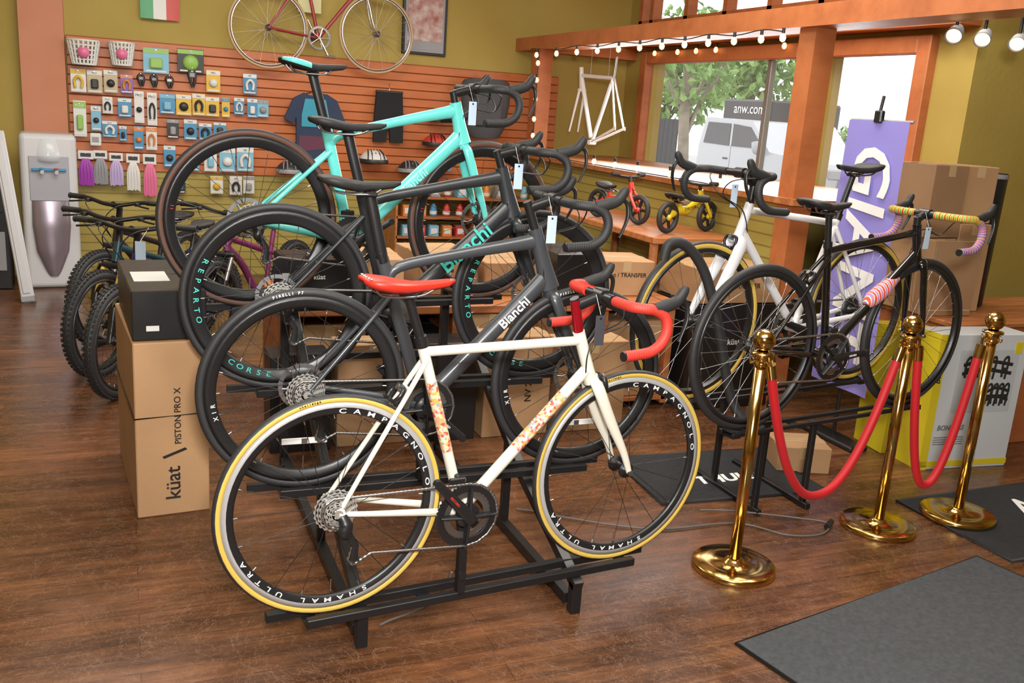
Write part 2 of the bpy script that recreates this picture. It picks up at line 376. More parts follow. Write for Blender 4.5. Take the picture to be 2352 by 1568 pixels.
    for sgn,yy in ((1,-.068),(-1,.068)):
        q=MB(); x,z=.17*math.cos(ca)*sgn,.17*math.sin(ca)*sgn
        q.tube([(0,yy,0),(x*.5,yy*1.06,z*.5),(x,yy*1.12,z)],[(.009,.021),(.007,.016),(.007,.013)],cm,12,ref=(0,1,0))
        q.cyl((0,yy-.008,0),(0,yy+.008,0),.019,cm,16); q.cyl((x,yy*1.12-.009,z),(x,yy*1.12+.009,z),.0125,cm,14)
        if sgn==1: q.text('RECORD',.011,S.get('crtm',WHT),at(x*.5,yy*1.06-.0085,z*.5)@Matrix.Rotation(pi-ca if ca>pi/2 else -ca,4,'Y')@TXF)
        q.obj('crank_arm',cs)
    q=MB(); dl=S.get('dl',.145)
    q.tube(catmull([(.008,-.066,-.005),(.018,-.074,-.03),(.012,-.078,-.052),(.028,-.07,-.066)],5),[(.010,.014),(.015,.02),(.013,.018),(.01,.012)],BLK,10)
    for yy in (-.066,-.054): q.tube([(.026,yy,-.062),(.05,yy,-.1),(.045,yy,-dl)],[(.002,.012),(.002,.010),(.002,.012)],BLK,8,ref=(0,1,0))
    for (x,z) in ((.028,-.068),(.046,-dl)): gear(q,.017,11,.003,BLKM,-.06,x,z,rin=.004,tl=.003)
    q.obj('rear_derailleur',g,O)
    q=MB(); q.box((ST[0]*.25+BB[0]*.75,-.045,BB[1]+.115),(.055,.012,.02),BLK,.004); q.tube([(L(BB,ST,.2)[0],-.02,BB[1]+.12),(L(BB,ST,.2)[0],-.045,BB[1]+.12)],.008,BLK,8); q.obj('front_derailleur',g,O)
    q=MB(); ch=[]; r0=.045
    for i in range(9): a=pi/2-pi*i/8*1.0; ch.append((BB[0]+.101*math.cos(a),-.05,BB[1]+.101*math.sin(a)))
    ch+= [(.1,-.055,-.128-.01),(.046,-.06,-dl-.018),(.030,-.06,-dl+.0),(.045,-.06,-.1),(.044,-.06,-.07),(.02,-.06,-.052)]
    for i in range(5): a=-pi/2-pi*(i+1)/5*.9; ch.append((r0*math.cos(a),-.052,r0*math.sin(a)))
    q.tube(ch,[(.0035,.0045)]*len(ch),S.get('chm',DSTEEL),6,closed=True,ref=(0,1,0))
    N=len(ch)
    for i in range(N):
        a_,b_=V(ch[i]),V(ch[(i+1)%N]); k_=max(1,int((b_-a_).length/.0127))
        for j in range(k_): p0=a_.lerp(b_,(j+.1)/k_); p1=a_.lerp(b_,(j+.5)/k_); q.tube([p0,p1],[(.0042,.005)]*2,STEEL if S.get('rimbrake') else DSTEEL,6,ref=(0,1,0))
    q.obj('chain',g,O)
    if S.get('tag'):
        q=MB(); tx=e+V((-.03,-.02,0))
        q.tube([tx+V((0,0,.01)),tx+V((.01,-.02,-.05))],.0008,WHT,4); q.box(tx+V((.01,-.022,-.10)),(.035,.0015,.095),S['tag'],.0); q.cyl(tx+V((.01,-.021,-.062)),tx+V((.01,-.0235,-.062)),.004,BLK,8)
        q.obj('price_tag',g,O)
    return g
pm=mat('floral_wrap',(.8,.7,.5),.5); nt=pm.node_tree
vo=nt.nodes.new('ShaderNodeTexVoronoi'); vo.inputs['Scale'].default_value=130; tc=nt.nodes.new('ShaderNodeTexCoord'); nt.links.new(tc.outputs['Object'],vo.inputs['Vector'])
sp=nt.nodes.new('ShaderNodeSeparateColor'); nt.links.new(vo.outputs['Color'],sp.inputs['Color'])
rr=ramp(nt,sp.outputs['Red'],[(0,(.62,.08,.06)),(.16,(.66,.56,.34)),(.36,(.64,.36,.08)),(.52,(.68,.6,.42)),(.76,(.25,.33,.38)),(.84,(.66,.3,.27))]); rr.color_ramp.interpolation='CONSTANT'
nt.links.new(rr.outputs['Color'],nt.nodes['Principled BSDF'].inputs['Base Color'])
TAGB=mat('pale_blue_tag',(.45,.57,.7),.7)
aerod=dict(tt=(.017,.019),dt=(.024,.029),st=(.015,.022),ht=.025)
G1='road bikes stepped on the display rack'
road_bike('A',(.519,2.434,.480),5,dict(R=.334,wb=.985,w=.026,BB=(.405,-.068),ST=(.255,.455),HT=(.775,.475),HB=(.832,.325),SP=(.752,.575),SE=(.845,.585),CL=(.205,.605),
  sad=(.067,.343,.645),fm=CREAM,rimbrake=1,side=GUM,rimd=.036,track=TRK,nsp=20,sm=RED,rivet=CHR,tape=REDT,core=BLK,spacer=REDM,patch=pm,tag=mat('dark_tag',(.05,.05,.06),.5),
  txt=[('CAMPAGNOLO',86,.019,WHT,.15,1,1.7),('SHAMAL ULTRA',290,.019,WHT,.13,1,1.6)],ttxt=[('challenge',108,.009,BLK)],
  dia=dict(tt=(.0148,.0148),dt=(.0185,.0185),st=(.0165,.0165),ht=.0195),ca=132,crtm=REDT,group=G1),
  'cream steel road bike with red leather saddle and red bar tape')
road_bike('B',(.525,2.942,.67),-.5,dict(R=.342,wb=1.0,w=.03,BB=(.405,-.07),ST=(.252,.425),HT=(.785,.545),HB=(.858,.335),SP=(.752,.632),SE=(.85,.648),CL=(.201,.648),
  sad=(.035,.30,.685),fm=GREY,fork=GREY,aero=1,dia=aerod,rimd=.04,nsp=24,SS=(.285,.32),ss=.008,ssm=GREY,tag=TAGB,refl=True,
  txt=[('XIR',196,.020,WHT,.075,1,1)],ttxt=[('PIRELLI P7',108,.013,WHT)],texts=[('Bianchi',.72,.048,WHT,'dt',0)],ca=-40,group=G1),
  'matte graphite carbon road bike with all-black deep wheels')
road_bike('C',(.501,3.343,.895),-.5,dict(R=.342,wb=1.0,w=.03,BB=(.405,-.07),ST=(.295,.375),HT=(.83,.50),HB=(.888,.315),SP=(.81,.556),SE=(.905,.57),CL=(.238,.59),
  sad=(.10,.375,.63),fm=DGREY,fork=DGREY,aero=1,dia=aerod,rimd=.05,nsp=24,SS=(.30,.30),ssm=DGREY,tag=TAGB,
  txt=[('REPARTO',152,.026,TEALP,.125,-1,1.2),('CORSE',234,.026,TEALP,.125,-1,1.3)],texts=[('Bianchi',.62,.085,TEALP,'dt',0)],ca=-60,group=G1),
  'charcoal carbon road bike with turquoise lettering')
road_bike('T',(.439,3.668,1.134),5.7,dict(R=.342,wb=.99,w=.03,BB=(.40,-.08),ST=(.298,.345),HT=(.838,.49),HB=(.882,.325),SP=(.828,.53),SE=(.92,.55),CL=(.238,.555),
  sad=(.112,.372,.595),fm=TEAL,fork=TEAL,aero=1,dia=aerod,rimd=.045,nsp=24,SS=(.31,.27),ss=.009,cs=.012,stripe=TEAL,tag=TAGB,side=mat('brown_sidewall',(.1,.045,.03),.6),
  txt=[('II',172,.016,mat('red_print',(.6,.03,.02),.5),.04,1,1)],ca=30,group=G1,texts=[('Bianchi',.55,.05,mat('pale_teal_print',(.3,.75,.7),.4),'dt',0)]),
  'turquoise carbon road bike with black and turquoise saddle')
yl=mat('tape_yellow',(.55,.43,.05),.6);pk=mat('tape_pink',(.6,.12,.3),.6);bl=mat('tape_blue',(.12,.2,.55),.6);gr_=mat('tape_green',(.12,.35,.12),.6);pu=mat('tape_purple',(.3,.1,.4),.6)
wrapm=mat('striped_wrap',(.8,.7,.5),.5); nt=wrapm.node_tree; wv=nt.nodes.new('ShaderNodeTexWave'); wv.inputs['Scale'].default_value=14; tc=nt.nodes.new('ShaderNodeTexCoord'); nt.links.new(tc.outputs['Object'],wv.inputs['Vector'])
rr=ramp(nt,wv.outputs['Fac'],[(0,(.6,.05,.05)),(.3,(.7,.55,.1)),(.5,(.7,.7,.7)),(.7,(.1,.3,.6)),(.9,(.65,.15,.35))]); rr.color_ramp.interpolation='CONSTANT'; nt.links.new(rr.outputs['Color'],nt.nodes['Principled BSDF'].inputs['Base Color'])
thin=dict(tt=(.0155,.0155),dt=(.019,.019),st=(.016,.016),ht=.02)
g=road_bike('E',(2.312,2.935,.751),8.2,dict(R=.342,wb=.98,w=.032,BB=(.41,-.055),ST=(.335,.40),HT=(.88,.49),HB=(.918,.34),SP=(.876,.525),SE=(.925,.54),CL=(.312,.545),
  sad=(.166,.43,.58),fm=BPT,rimd=.025,nsp=28,spokem=STEEL,tape=[[yl,REDT,yl,gr_],[pu,pk,yl,bl]],ca=5,tag=TAGB,dia=thin,rimbrake=1,group='road bikes on the side rack'),
  'gloss black bicycle with rainbow striped bar tape on a side rack')
fr=[c for c in g.children if c.name.startswith('frame')][0]
mb=MB(); mb.tube([(.63,0,.145),(.66,0,.17),(.72,0,.205),(.80,0,.262)],[.0195,.034,.036,.0195],wrapm,14); mb.obj('striped_tube_wrap',fr)
road_bike('D',(3.198,3.359,.796),188.3,dict(R=.345,wb=1.0,w=.036,BB=(.41,-.06),ST=(.225,.43),HT=(.775,.50),HB=(.82,.36),SP=(.765,.60),SE=(.85,.625),CL=(.16,.63),
  sad=(.01,.27,.672),fm=WPT,side=GUM,rimd=.022,nsp=28,spokem=STEEL,ca=200,tag=TAGB,dia=thin,fr=(.019,.028),cs=.011,ss=.010,rimbrake=1,bw=.21,group='road bikes on the side rack'),
  'white touring bicycle with black drop bar and yellow-walled tires')
# ------------------------------------------------------------------ racks
RK=mat('rack_black_steel',(.010,.010,.011),.38)
def sqbar(mb,a,b,s,m=RK):
    a=V(a);b=V(b);d=(b-a);L=d.length;z=d.normalized();x=V((0,0,1)).cross(z)
    if x.length<1e-4: x=V((1,0,0))
    x.normalize();y=z.cross(x); M=Matrix((x,y,z)).transposed().to_4x4(); M.translation=(a+b)/2
    mb.box((0,0,0),(s,s,L),m,.002,M=M)
rk=root('bicycle_display_rack',(.6,2.4,0),0,'black square-tube steel display rack with four rising wheel trays','display rack')
mb=MB()
for x0 in (.62,1.34):
    pts=[(x0,2.44,.10),(x0,2.94,.29),(x0,3.34,.51),(x0,3.72,.74),(x0,3.95,.86)]
    for a,b in zip(pts,pts[1:]): sqbar(mb,a,b,.035)
    sqbar(mb,(x0,2.46,0),(x0,2.46,.11),.035); sqbar(mb,(x0,3.95,0),(x0,3.95,.86),.035); sqbar(mb,(x0,2.5,.03),(x0,3.95,.03),.035); sqbar(mb,(x0,3.1,.03),(x0,3.1,.38),.03)
sqbar(mb,(.62,3.95,.5),(1.34,3.95,.5),.03)
mb.obj('rack_frame',rk,(-.6,-2.4,0))
for (x,y,z,ph) in ((.519,2.434,.146,5),(.525,2.942,.328,-.5),(.501,3.343,.553,-.5),(.439,3.668,.792,5.7)):
    t=MB()
    sqbar(t,(-.18,.036,0),(1.13,.036,0),.026); sqbar(t,(-.08,-.036,0),(1.05,-.036,0),.026)
    for xx in (-.06,.3,1.03): t.box((xx,0,-.012),(.04,.09,.006),RK)
    sqbar(t,(.40,-.036,-.0),(.40,-.036,.16),.026); sqbar(t,(.40,-.036,.16),(.40,.0,.26),.02)
    t.cyl((.40,-.052,.07),(.40,-.02,.07),.014,BLK,10)
    t.obj('wheel_tray',rk,(x-.6,y-2.4,z-.004),rad(ph))
rk=root('bicycle_display_rack',(2.5,3.0,0),0,'low black steel rack under the side bicycles','display rack')
mb=MB()
for x0 in (2.46,2.72):
    sqbar(mb,(x0,2.95,.015),(x0,3.5,.015),.025); sqbar(mb,(x0,2.99,.02),(x0,2.99,.40),.024); sqbar(mb,(x0,3.29,.02),(x0,3.29,.44),.024)
sqbar(mb,(2.46,3.29,.25),(2.72,3.29,.25),.02)
mb.obj('rack_frame',rk,(-2.5,-3.,0))
for (x,y,z,ph) in ((2.312,2.935,.409,8.2),(3.198,3.359,.451,188.3)):
    t=MB()
    for dy in (-.034,.034): sqbar(t,(-.1,dy,0),(1.08,dy,0),.016)
    for xx in (-.08,.3,1.06): t.box((xx,0,-.010),(.04,.085,.006),RK)
    for xx in (0,.98): t.tube(catmull([(xx-.09,0,.012),(xx,0,-.006),(xx+.09,0,.012)],4),[(.03,.008)]*3,BLKM,8,ref=(0,1,0))
    t.obj('wheel_tray',rk,(x-2.5,y-3.,z-.006),rad(ph))
t=MB(); t.tube(catmull([(1.96,3.12,1.08),(1.98,3.12,1.14),(2.06,3.12,1.13),(2.16,3.12,1.02),(2.25,3.11,.8),(2.34,3.09,.5),(2.40,3.04,.40),(2.47,3.0,.36)],5),[(.018,.022)]*6,BLKM,12); t.obj('wheel_arm',rk,(-2.5,-3.,0))
# ------------------------------------------------------------------ room shell
OL=mottled('olive_plaster',(.33,.24,.048),(.39,.29,.068),.75,1.2,.15,30); SAL=mottled('salmon_plaster',(.47,.18,.10),(.52,.23,.135),.7,1.5,.1,40)
def siding(name,c,cd,pitch):
    m=mat(name,c,.55); nt=m.node_tree; b=nt.nodes['Principled BSDF']; tc=nt.nodes.new('ShaderNodeTexCoord'); sx=nt.nodes.new('ShaderNodeSeparateXYZ'); nt.links.new(tc.outputs['Object'],sx.inputs[0])
    a=nt.nodes.new('ShaderNodeMath'); a.operation='MULTIPLY'; a.inputs[1].default_value=1/pitch; nt.links.new(sx.outputs['Z'],a.inputs[0])
    fr=nt.nodes.new('ShaderNodeMath'); fr.operation='FRACT'; nt.links.new(a.outputs[0],fr.inputs[0])
    r=ramp(nt,fr.outputs[0],[(0,cd),(.1,cd),(.16,c),(1,c)]); nt.links.new(r.outputs['Color'],b.inputs['Base Color'])
    bp=nt.nodes.new('ShaderNodeBump'); bp.inputs['Distance'].default_value=.01; nt.links.new(r.outputs['Color'],bp.inputs['Height']); nt.links.new(bp.outputs['Normal'],b.inputs['Normal']); return m
SID=siding('olive_siding',(.34,.265,.06),(.2,.15,.035),.07)
fm=mat('worn_plank_floor',(.15,.05,.02),.3); nt=fm.node_tree; b=nt.nodes['Principled BSDF']; tc=nt.nodes.new('ShaderNodeTexCoord')
br=nt.nodes.new('ShaderNodeTexBrick'); br.inputs['Scale'].default_value=1; br.inputs['Brick Width'].default_value=1.6; br.inputs['Row Height'].default_value=.083; br.inputs['Mortar Size'].default_value=.0012
br.inputs['Color1'].default_value=(.76,.75,.74,1); br.inputs['Color2'].default_value=(1.18,1.14,1.1,1); br.inputs['Mortar'].default_value=(.35,.3,.3,1); br.offset=.37
nt.links.new(tc.outputs['Object'],br.inputs['Vector'])
mp=nt.nodes.new('ShaderNodeMapping'); mp.inputs['Scale'].default_value=(1.2,9,1); nt.links.new(tc.outputs['Object'],mp.inputs['Vector'])
n1=nt.nodes.new('ShaderNodeTexNoise'); n1.inputs['Scale'].default_value=2.2; n1.inputs['Detail'].default_value=10; n1.inputs['Roughness'].default_value=.7; nt.links.new(mp.outputs['Vector'],n1.inputs['Vector'])
n2=nt.nodes.new('ShaderNodeTexNoise'); n2.inputs['Scale'].default_value=1.6; n2.inputs['Detail'].default_value=9; n2.inputs['Roughness'].default_value=.6; nt.links.new(tc.outputs['Object'],n2.inputs['Vector'])
r1=ramp(nt,n1.outputs['Fac'],[(.3,(.042,.018,.009)),(.5,(.105,.042,.017)),(.72,(.20,.086,.035))]); r2=ramp(nt,n2.outputs['Fac'],[(.32,(.62,.61,.62)),(.5,(1,1,1)),(.68,(1.5,1.42,1.35))])
m1=nt.nodes.new('ShaderNodeMix'); m1.data_type='RGBA'; m1.blend_type='MULTIPLY'; m1.inputs[0].default_value=1; nt.links.new(r1.outputs['Color'],m1.inputs[6]); nt.links.new(br.outputs['Color'],m1.inputs[7])
m2=nt.nodes.new('ShaderNodeMix'); m2.data_type='RGBA'; m2.blend_type='MULTIPLY'; m2.inputs[0].default_value=1; nt.links.new(m1.outputs[2],m2.inputs[6]); nt.links.new(r2.outputs['Color'],m2.inputs[7])
prev=m2.outputs[2]
for sc_,di,wd_,st_ in ((4,3.0,.0035,.6),(11,1.5,.005,.5),(2.2,4.,.003,.7)):
    n3=nt.nodes.new('ShaderNodeTexNoise'); n3.inputs['Scale'].default_value=sc_; n3.inputs['Detail'].default_value=8; n3.inputs['Roughness'].default_value=.65; n3.inputs['Distortion'].default_value=di; nt.links.new(tc.outputs['Object'],n3.inputs['Vector'])
    r3=ramp(nt,n3.outputs['Fac'],[(.5-wd_,(0,0,0)),(.5,(st_,)*3),(.5+wd_,(0,0,0))])
    m3=nt.nodes.new('ShaderNodeMix'); m3.data_type='RGBA'; nt.links.new(r3.outputs['Color'],m3.inputs[0]); nt.links.new(prev,m3.inputs[6]); m3.inputs[7].default_value=(.32,.19,.12,1); prev=m3.outputs[2]
nt.links.new(prev,b.inputs['Base Color'])
rr=ramp(nt,n2.outputs['Fac'],[(.3,(.17,.17,.17)),(.7,(.36,.36,.36))]); nt.links.new(rr.outputs['Color'],b.inputs['Roughness'])
bp=nt.nodes.new('ShaderNodeBump'); bp.inputs['Strength'].default_value=.25; bp.inputs['Distance'].default_value=.004; nt.links.new(n1.outputs['Fac'],bp.inputs['Height']); nt.links.new(bp.outputs['Normal'],b.inputs['Normal'])
def struct(name,lo,hi,m,**k):
    mb=MB(); mb.box([(a+b_)/2 for a,b_ in zip(lo,hi)],[b_-a for a,b_ in zip(lo,hi)],m); return mb.obj(name,kind='structure')
ZC=3.3
struct('floor',(-3,-2.5,-.05),(7,8.75,0),fm)
CE=mat('cream_ceiling',(.62,.55,.4),.8)
struct('ceiling',(-3,-2.5,ZC),(7,8.75,ZC+.1),CE)
struct('wall_back',(-3,8.6,0),(4.87,8.75,ZC),OL)
struct('wall_left',(-3.15,-2.5,0),(-3,8.75,ZC),OL)
struct('wall_front',(-3,-2.65,0),(7,-2.5,ZC),OL)
struct('wall_right',(7,-2.5,0),(7.15,4.4,ZC),OL)
struct('wall_alcove',(4.87,4.31,0),(7,4.41,ZC),OL)
mb=MB(); X0,X1=4.72,4.87
def seg(y0,y1,z0,z1): mb.box(((X0+X1)/2,(y0+y1)/2,(z0+z1)/2),(X1-X0,y1-y0,z1-z0),OL)
seg(4.31,8.6,0,1.10); seg(4.31,8.6,2.16,2.50); seg(4.31,8.6,3.0,ZC)
seg(4.31,4.72,1.1,2.16); seg(5.62,5.88,1.1,2.16); seg(8.1,8.6,1.1,2.16); seg(4.31,4.5,2.50,3.0); seg(8.3,8.6,2.50,3.0)
mb.obj('wall_window_side',kind='structure')
GL=mat('window_glass',(.9,.95,1),.02,alpha=.06); ALU=mat('aluminium_mullion',(.3,.3,.29),.4,.6)
def window(n,y0,y1,z0,z1,mulls=(),fw=.11):
    w=MB()
    for (a,b_,c,d) in ((y0-fw,y0,z0-fw,z1+fw),(y1,y1+fw,z0-fw,z1+fw),(y0,y1,z0-fw,z0),(y0,y1,z1,z1+fw)): w.box((4.70,(a+b_)/2,(c+d)/2),(.1,b_-a,d-c),PAINTW,.006)
    for y in mulls: w.box((4.76,y,(z0+z1)/2),(.05,.05,z1-z0),ALU,.004)
    o=w.obj('window_%d'%n,kind='structure'); g_=MB(); g_.box((4.80,(y0+y1)/2,(z0+z1)/2),(.006,y1-y0,z1-z0),GL); g_.obj('glass_pane',o)
window(1,5.88,8.1,1.14,2.13,(6.30,)); window(2,4.72,5.62,1.14,2.13)
w=MB()
ys=[4.5,5.1,5.7,6.3,6.9,7.5,8.1]
for y in ys+[8.3]: w.box((4.71,y,2.75),(.1,.06,.5),PAINTW)
for z in (2.50,3.0): w.box((4.71,6.4,z),(.1,3.9,.06),PAINTW)
o=w.obj('window_3',kind='structure'); g_=MB(); g_.box((4.8,6.4,2.75),(.006,3.8,.46),GL); g_.obj('glass_pane',o)
struct('trim_1',(-.73,8.5,0),(-.41,8.6,ZC),SAL)
struct('trim_2',(3.50,2.4,2.165),(3.74,8.6,2.28),PAINTW)
struct('trim_3',(3.55,8.14,1.2),(3.69,8.30,2.165),PAINTW); struct('trim_4',(3.56,4.36,0),(3.70,4.50,2.165),PAINTW)
struct('trim_5',(3.5,4.28,1.19),(4.72,8.6,1.225),CEDAR)
struct('wall_low',(3.58,4.5,0),(3.66,8.6,1.19),SID)
struct('trim_6',(2.9,8.35,2.95),(3.2,8.6,3.1),PAINTW)
struct('wall_wainscot',(-.41,8.57,0),(3.58,8.6,.90),SID)
struct('trim_7',(3.6,8.4,2.17),(4.72,8.6,2.28),PAINTW); struct('trim_8',(4.55,4.31,2.28),(4.72,8.6,2.38),PAINTW)
SL=wood('slatwall_laminate',(.38,.098,.025),(.46,.13,.033),(.50,.15,.042),.42,(1,4,4),2)
SLD=mat('slatwall_groove',(.26,.065,.02),.7)
mb=MB(); z=.9; mb.box((1.78,8.585,1.43),(4.36,.02,1.06),SLD)
while z<1.93: mb.box((1.78,8.565,z+.036),(4.36,.03,.0695),SL,.004); z+=.0755
mb.obj('slatwall_panel',label='orange laminate slatwall panel covering the shop wall',cat='slatwall')
# ------------------------------------------------------------------ merchandise
def C(r,g_,b_,n=None): return mat(n or 'print_%d_%d_%d'%(round(r*100),round(g_*100),round(b_*100)),(r,g_,b_),.45)
cw=C(.62,.62,.60);cb=C(.05,.23,.42);ct=C(.44,.36,.23);cp=C(.2,.1,.35);ck=C(.02,.02,.02);cy=C(.62,.39,.03);cg=C(.24,.44,.08);clb=C(.17,.40,.54);cor=C(.6,.2,.04);cgr=C(.26,.26,.28);cpk=C(.64,.15,.29);cli=C(.44,.35,.58);cpu=C(.32,.05,.37);crd=C(.5,.04,.03)
NM={cw:'white',cb:'blue',ct:'tan',cp:'purple',ck:'black',cy:'yellow',cg:'green',clb:'light blue',cor:'orange',cgr:'grey',cpk:'pink',cli:'lilac',cpu:'purple',crd:'red'}
T=[('basket',cw,cpk),('basket',cw,cpk),('pack',clb,cg),('pack',ck,cg),('pack',cw,cy),('pack',ct,ck),('pack',ct,ck),('pack',cp,cor),('tool',ck,cgr),('tool',ck,cgr),('tool',ck,cw),('tool',ck,cgr),('pack',cy,cw),('pack',cb,cw),
('pack',cw,cg),('pack',clb,ck),('pack',cw,ck),('pack',cb,cw),('pack',cw,ck),('pack',cw,ck),('pack',cb,clb),('pack',cy,ck),('pack',cy,ck),('pack',cy,ck),('pack',cy,cb),('pack',cb,cw),('pack',cb,cw),('pack',clb,cgr),
('pack',cb,cw),('pack',cb,ck),('pack',cb,cor),('pack',cw,cor),('pack',ck,cgr),('pack',cb,ck),('pack',cb,ck),('pack',cb,ck),('pad',cw,cgr),
('glove',cpu,cw),('glove',cgr,cw),('glove',cli,cw),('glove',cw,cw),('glove',cpk,cw),('pack',cb,ck),('pack',clb,cw),('pack',cw,clb),('pack',clb,cw),('pack',clb,cw),('pack',ck,cb),('pack',cw,cy),('pack',cw,ck),('pack',cw,cgr)]
W=[-27,183,25,19,1,184,20,18,27,181,21,21,54,183,22,20,-32,161,12,19,-20,161,12,19,-8,162,11,19,4,161,10,16,15,165,7,12,25,165,7,12,37,165,8,12,55,170,9,19,72,168,12,19,102,168,12,18,
-32,131,10,30,-20,132,8,21,-11,143,8,14,2,142,11,16,13,143,8,27,23,142,8,28,35,147,13,17,48,147,13,18,60,148,11,19,71,147,12,17,82,147,7,17,93,149,9,15,104,148,9,17,113,148,10,15,
-10,124,12,14,0,121,6,13,12,118,8,20,22,118,9,20,39,127,10,17,53,127,11,18,65,126,11,15,77,129,11,11,-21,115,9,11,-29,91,12,31,-18,92,11,30,-6,91,11,29,7,89,11,33,20,87,11,38,
36,104,10,19,55,101,10,18,69,102,11,20,83,103,14,22,98,104,15,22,44,81,9,17,74,81,11,16,90,81,11,17,101,82,10,16]
LB={'basket':('bicycle_basket','white woven front basket hanging on the slatwall','basket'),'pack':('accessory_package','carded bicycle accessory package hanging from a slatwall hook','package'),
'tool':('hand_tool','small black bicycle tool hanging on the slatwall','tool'),'pad':('accessory_pouch','white accessory pouch hanging on the slatwall','pouch'),'glove':('streamer_pack','pair of coloured handlebar streamers hanging on a header card','streamers')}
for i,(k,m1_,m2_) in enumerate(T):
    x,z,w_,h=[v/100 for v in W[4*i:4*i+4]]; mb=MB(); y0=8.50; w_*=.95; h*=.95
    mb.cyl((0,.095,h*.42),(0,-.03,h*.42),.003,CHR,6)
    if k=='pack':
        mb.box((0,0,0),(w_,.004,h),m1_,.0015); mb.box((0,-.003,h*.38),(w_*.98,.003,h*.18),m2_ if m2_ is not ck else cw)
        if i%3==0: mb.rev([(0,-.03),(w_*.2,-.028),(w_*.3,-.015),(w_*.3,0)],m2_,16,'Y',M=at(0,0,-h*.08))
        elif i%3==1: mb.tube(catmull([(-w_*.2,-.02,-h*.3),(-w_*.25,-.02,0),(0,-.025,h*.18),(w_*.25,-.02,0),(w_*.2,-.02,-h*.3)],4),w_*.1,m2_,8)
        else: mb.box((0,-.018,-h*.1),(w_*.5,.03,h*.42),m2_,.012,seg=2)
        mb.box((0,-.004,-h*.42),(w_*.8,.003,h*.06),cw)
        mb.text('%s'%random.choice(['PRO','AIR','FIT','SIX','MAX']),h*.11,cw if (m2_ is not cw and m2_ is not ck) else ck,at(0,-.0055,h*.37)@TXF)
    elif k=='tool':
        mb.tube(catmull([(0,0,h*.45),(-w_*.3,0,h*.2),(-w_*.2,0,-h*.1),(0,0,-h*.45)],4),[.008,.014,.012,.008],m1_,8); mb.tube(catmull([(0,0,h*.45),(w_*.3,0,h*.2),(w_*.25,0,-h*.1),(.01,0,-h*.45)],4),[.008,.012,.014,.008],m1_,8); mb.box((0,-.008,h*.1),(w_*.5,.01,h*.2),m2_,.003)
    elif k=='basket':
        n=20
        for j in range(6): 
            t=j/5; rx=w_*(.36+.14*t); ry=.06+.03*t; zz=-h/2+h*t; mb.tube([(rx*math.cos(2*pi*q/n),ry*math.sin(2*pi*q/n)-.04,zz) for q in range(n)],.009 if j in(0,5) else .007,m1_,6,closed=True)
        for q in range(n): a=2*pi*q/n; mb.cyl((w_*.36*math.cos(a),.06*math.sin(a)-.04,-h/2),(w_*.5*math.cos(a),.09*math.sin(a)-.04,h/2),.010,m1_,5)
        mb.rev([(0,-.13),(h*.25,-.128),(h*.25,-.126)],m2_,16,'Y')
    elif k=='pad': mb.box((0,-.015,0),(w_,.03,h),m1_,.012,seg=3); mb.box((0,-.032,0),(w_*.6,.004,h*.4),m2_,.001)
    else:
        mb.box((0,0,h*.38),(w_,.004,h*.24),m2_,.001); mb.box((0,-.004,h*.38),(w_*.7,.003,h*.1),ck)
        for q in range(9): 
            xx=(q-4)/4*w_*.42; mb.tube(catmull([(xx*.4,-.012,h*.28),(xx,-.02-.006*(q%2),0),(xx*1.05,-.018,-h*(.44+.05*random.random()))],4),[.006,.009,.007],m1_,6)
    nm,lb,ca=LB[k]; cn=NM.get(m1_,'printed'); mb.obj(nm,None,(x,y0,z),label=lb.replace('carded','carded %s'%cn).replace('coloured',cn),cat=ca,group='merchandise hanging on the slatwall')
nav=mat('navy_cloth',(.03,.045,.09),.9); tq=mat('blue_cloth',(.05,.3,.42),.9); bk=mat('black_cloth',(.01,.01,.012),.9)
def cloth(poly,m,th=.03):
    mb=MB(); mb.prism(poly,th,m); return mb
mb=cloth([(-.10,.27),(-.05,.25),(.05,.25),(.10,.27),(.19,.22),(.27,.04),(.19,.0),(.165,.06),(.16,-.28),(0,-.30),(-.16,-.28),(-.165,.06),(-.19,.0),(-.27,.04),(-.19,.22)],nav,.04)
mb.prism([(-.09,.22),(.09,.22),(.12,.08),(.12,-.02),(-.12,-.02),(-.12,.08)],.05,tq); mb.prism([(-.14,-.1),(.14,-.1),(.14,-.2),(-.14,-.24)],.046,mat('maroon_cloth',(.12,.04,.07),.9))
mb.tube([(-.12,0,.25),(0,0,.29),(.12,0,.25)],.006,BLK,6); mb.tube([(0,.08,.32),(0,0,.33),(0,0,.29)],.003,CHR,6)
mb.obj('t_shirt',None,(1.58,8.50,1.37),label='navy and blue technical t-shirt hanging on the slatwall',cat='t-shirt')
mb=cloth([(-.12,.22),(.12,.22),(.135,0),(.14,-.22),(.02,-.22),(0,-.02),(-.02,-.22),(-.14,-.22),(-.135,0)],bk,.04)
mb.box((0,-.0,.23),(.25,.045,.02),ck,.004); mb.tube([(0,.08,.30),(0,-.0,.30),(0,0,.23)],.003,CHR,6)
mb.obj('cycling_shorts',None,(2.25,8.50,1.47),label='black cycling shorts clipped to a hanger',cat='shorts')
mb=MB(); bg=mat('grey_fabric',(.06,.06,.065),.85)
mb.tube(catmull([(0,-.05,-.25),(0,-.06,-.15),(0,-.065,.05),(0,-.06,.2),(0,-.05,.26)],5),[(.15,.09),(.21,.10),(.24,.11),(.25,.10),(.22,.10)],bg,20,ref=(1,0,0)); mb.box((0,-.16,-.05),(.26,.05,.2),bg,.02,seg=3); mb.tube(catmull([(-.05,-.05,.25),(0,-.05,.31),(.05,-.05,.25)],4),.01,bk,8); mb.tube([(0,.09,.29),(0,-.05,.30)],.006,CHR,6)
mb.obj('pannier_bag',None,(3.16,8.49,1.60),label='dark grey bucket-shaped bag hanging on the slatwall',cat='bag')
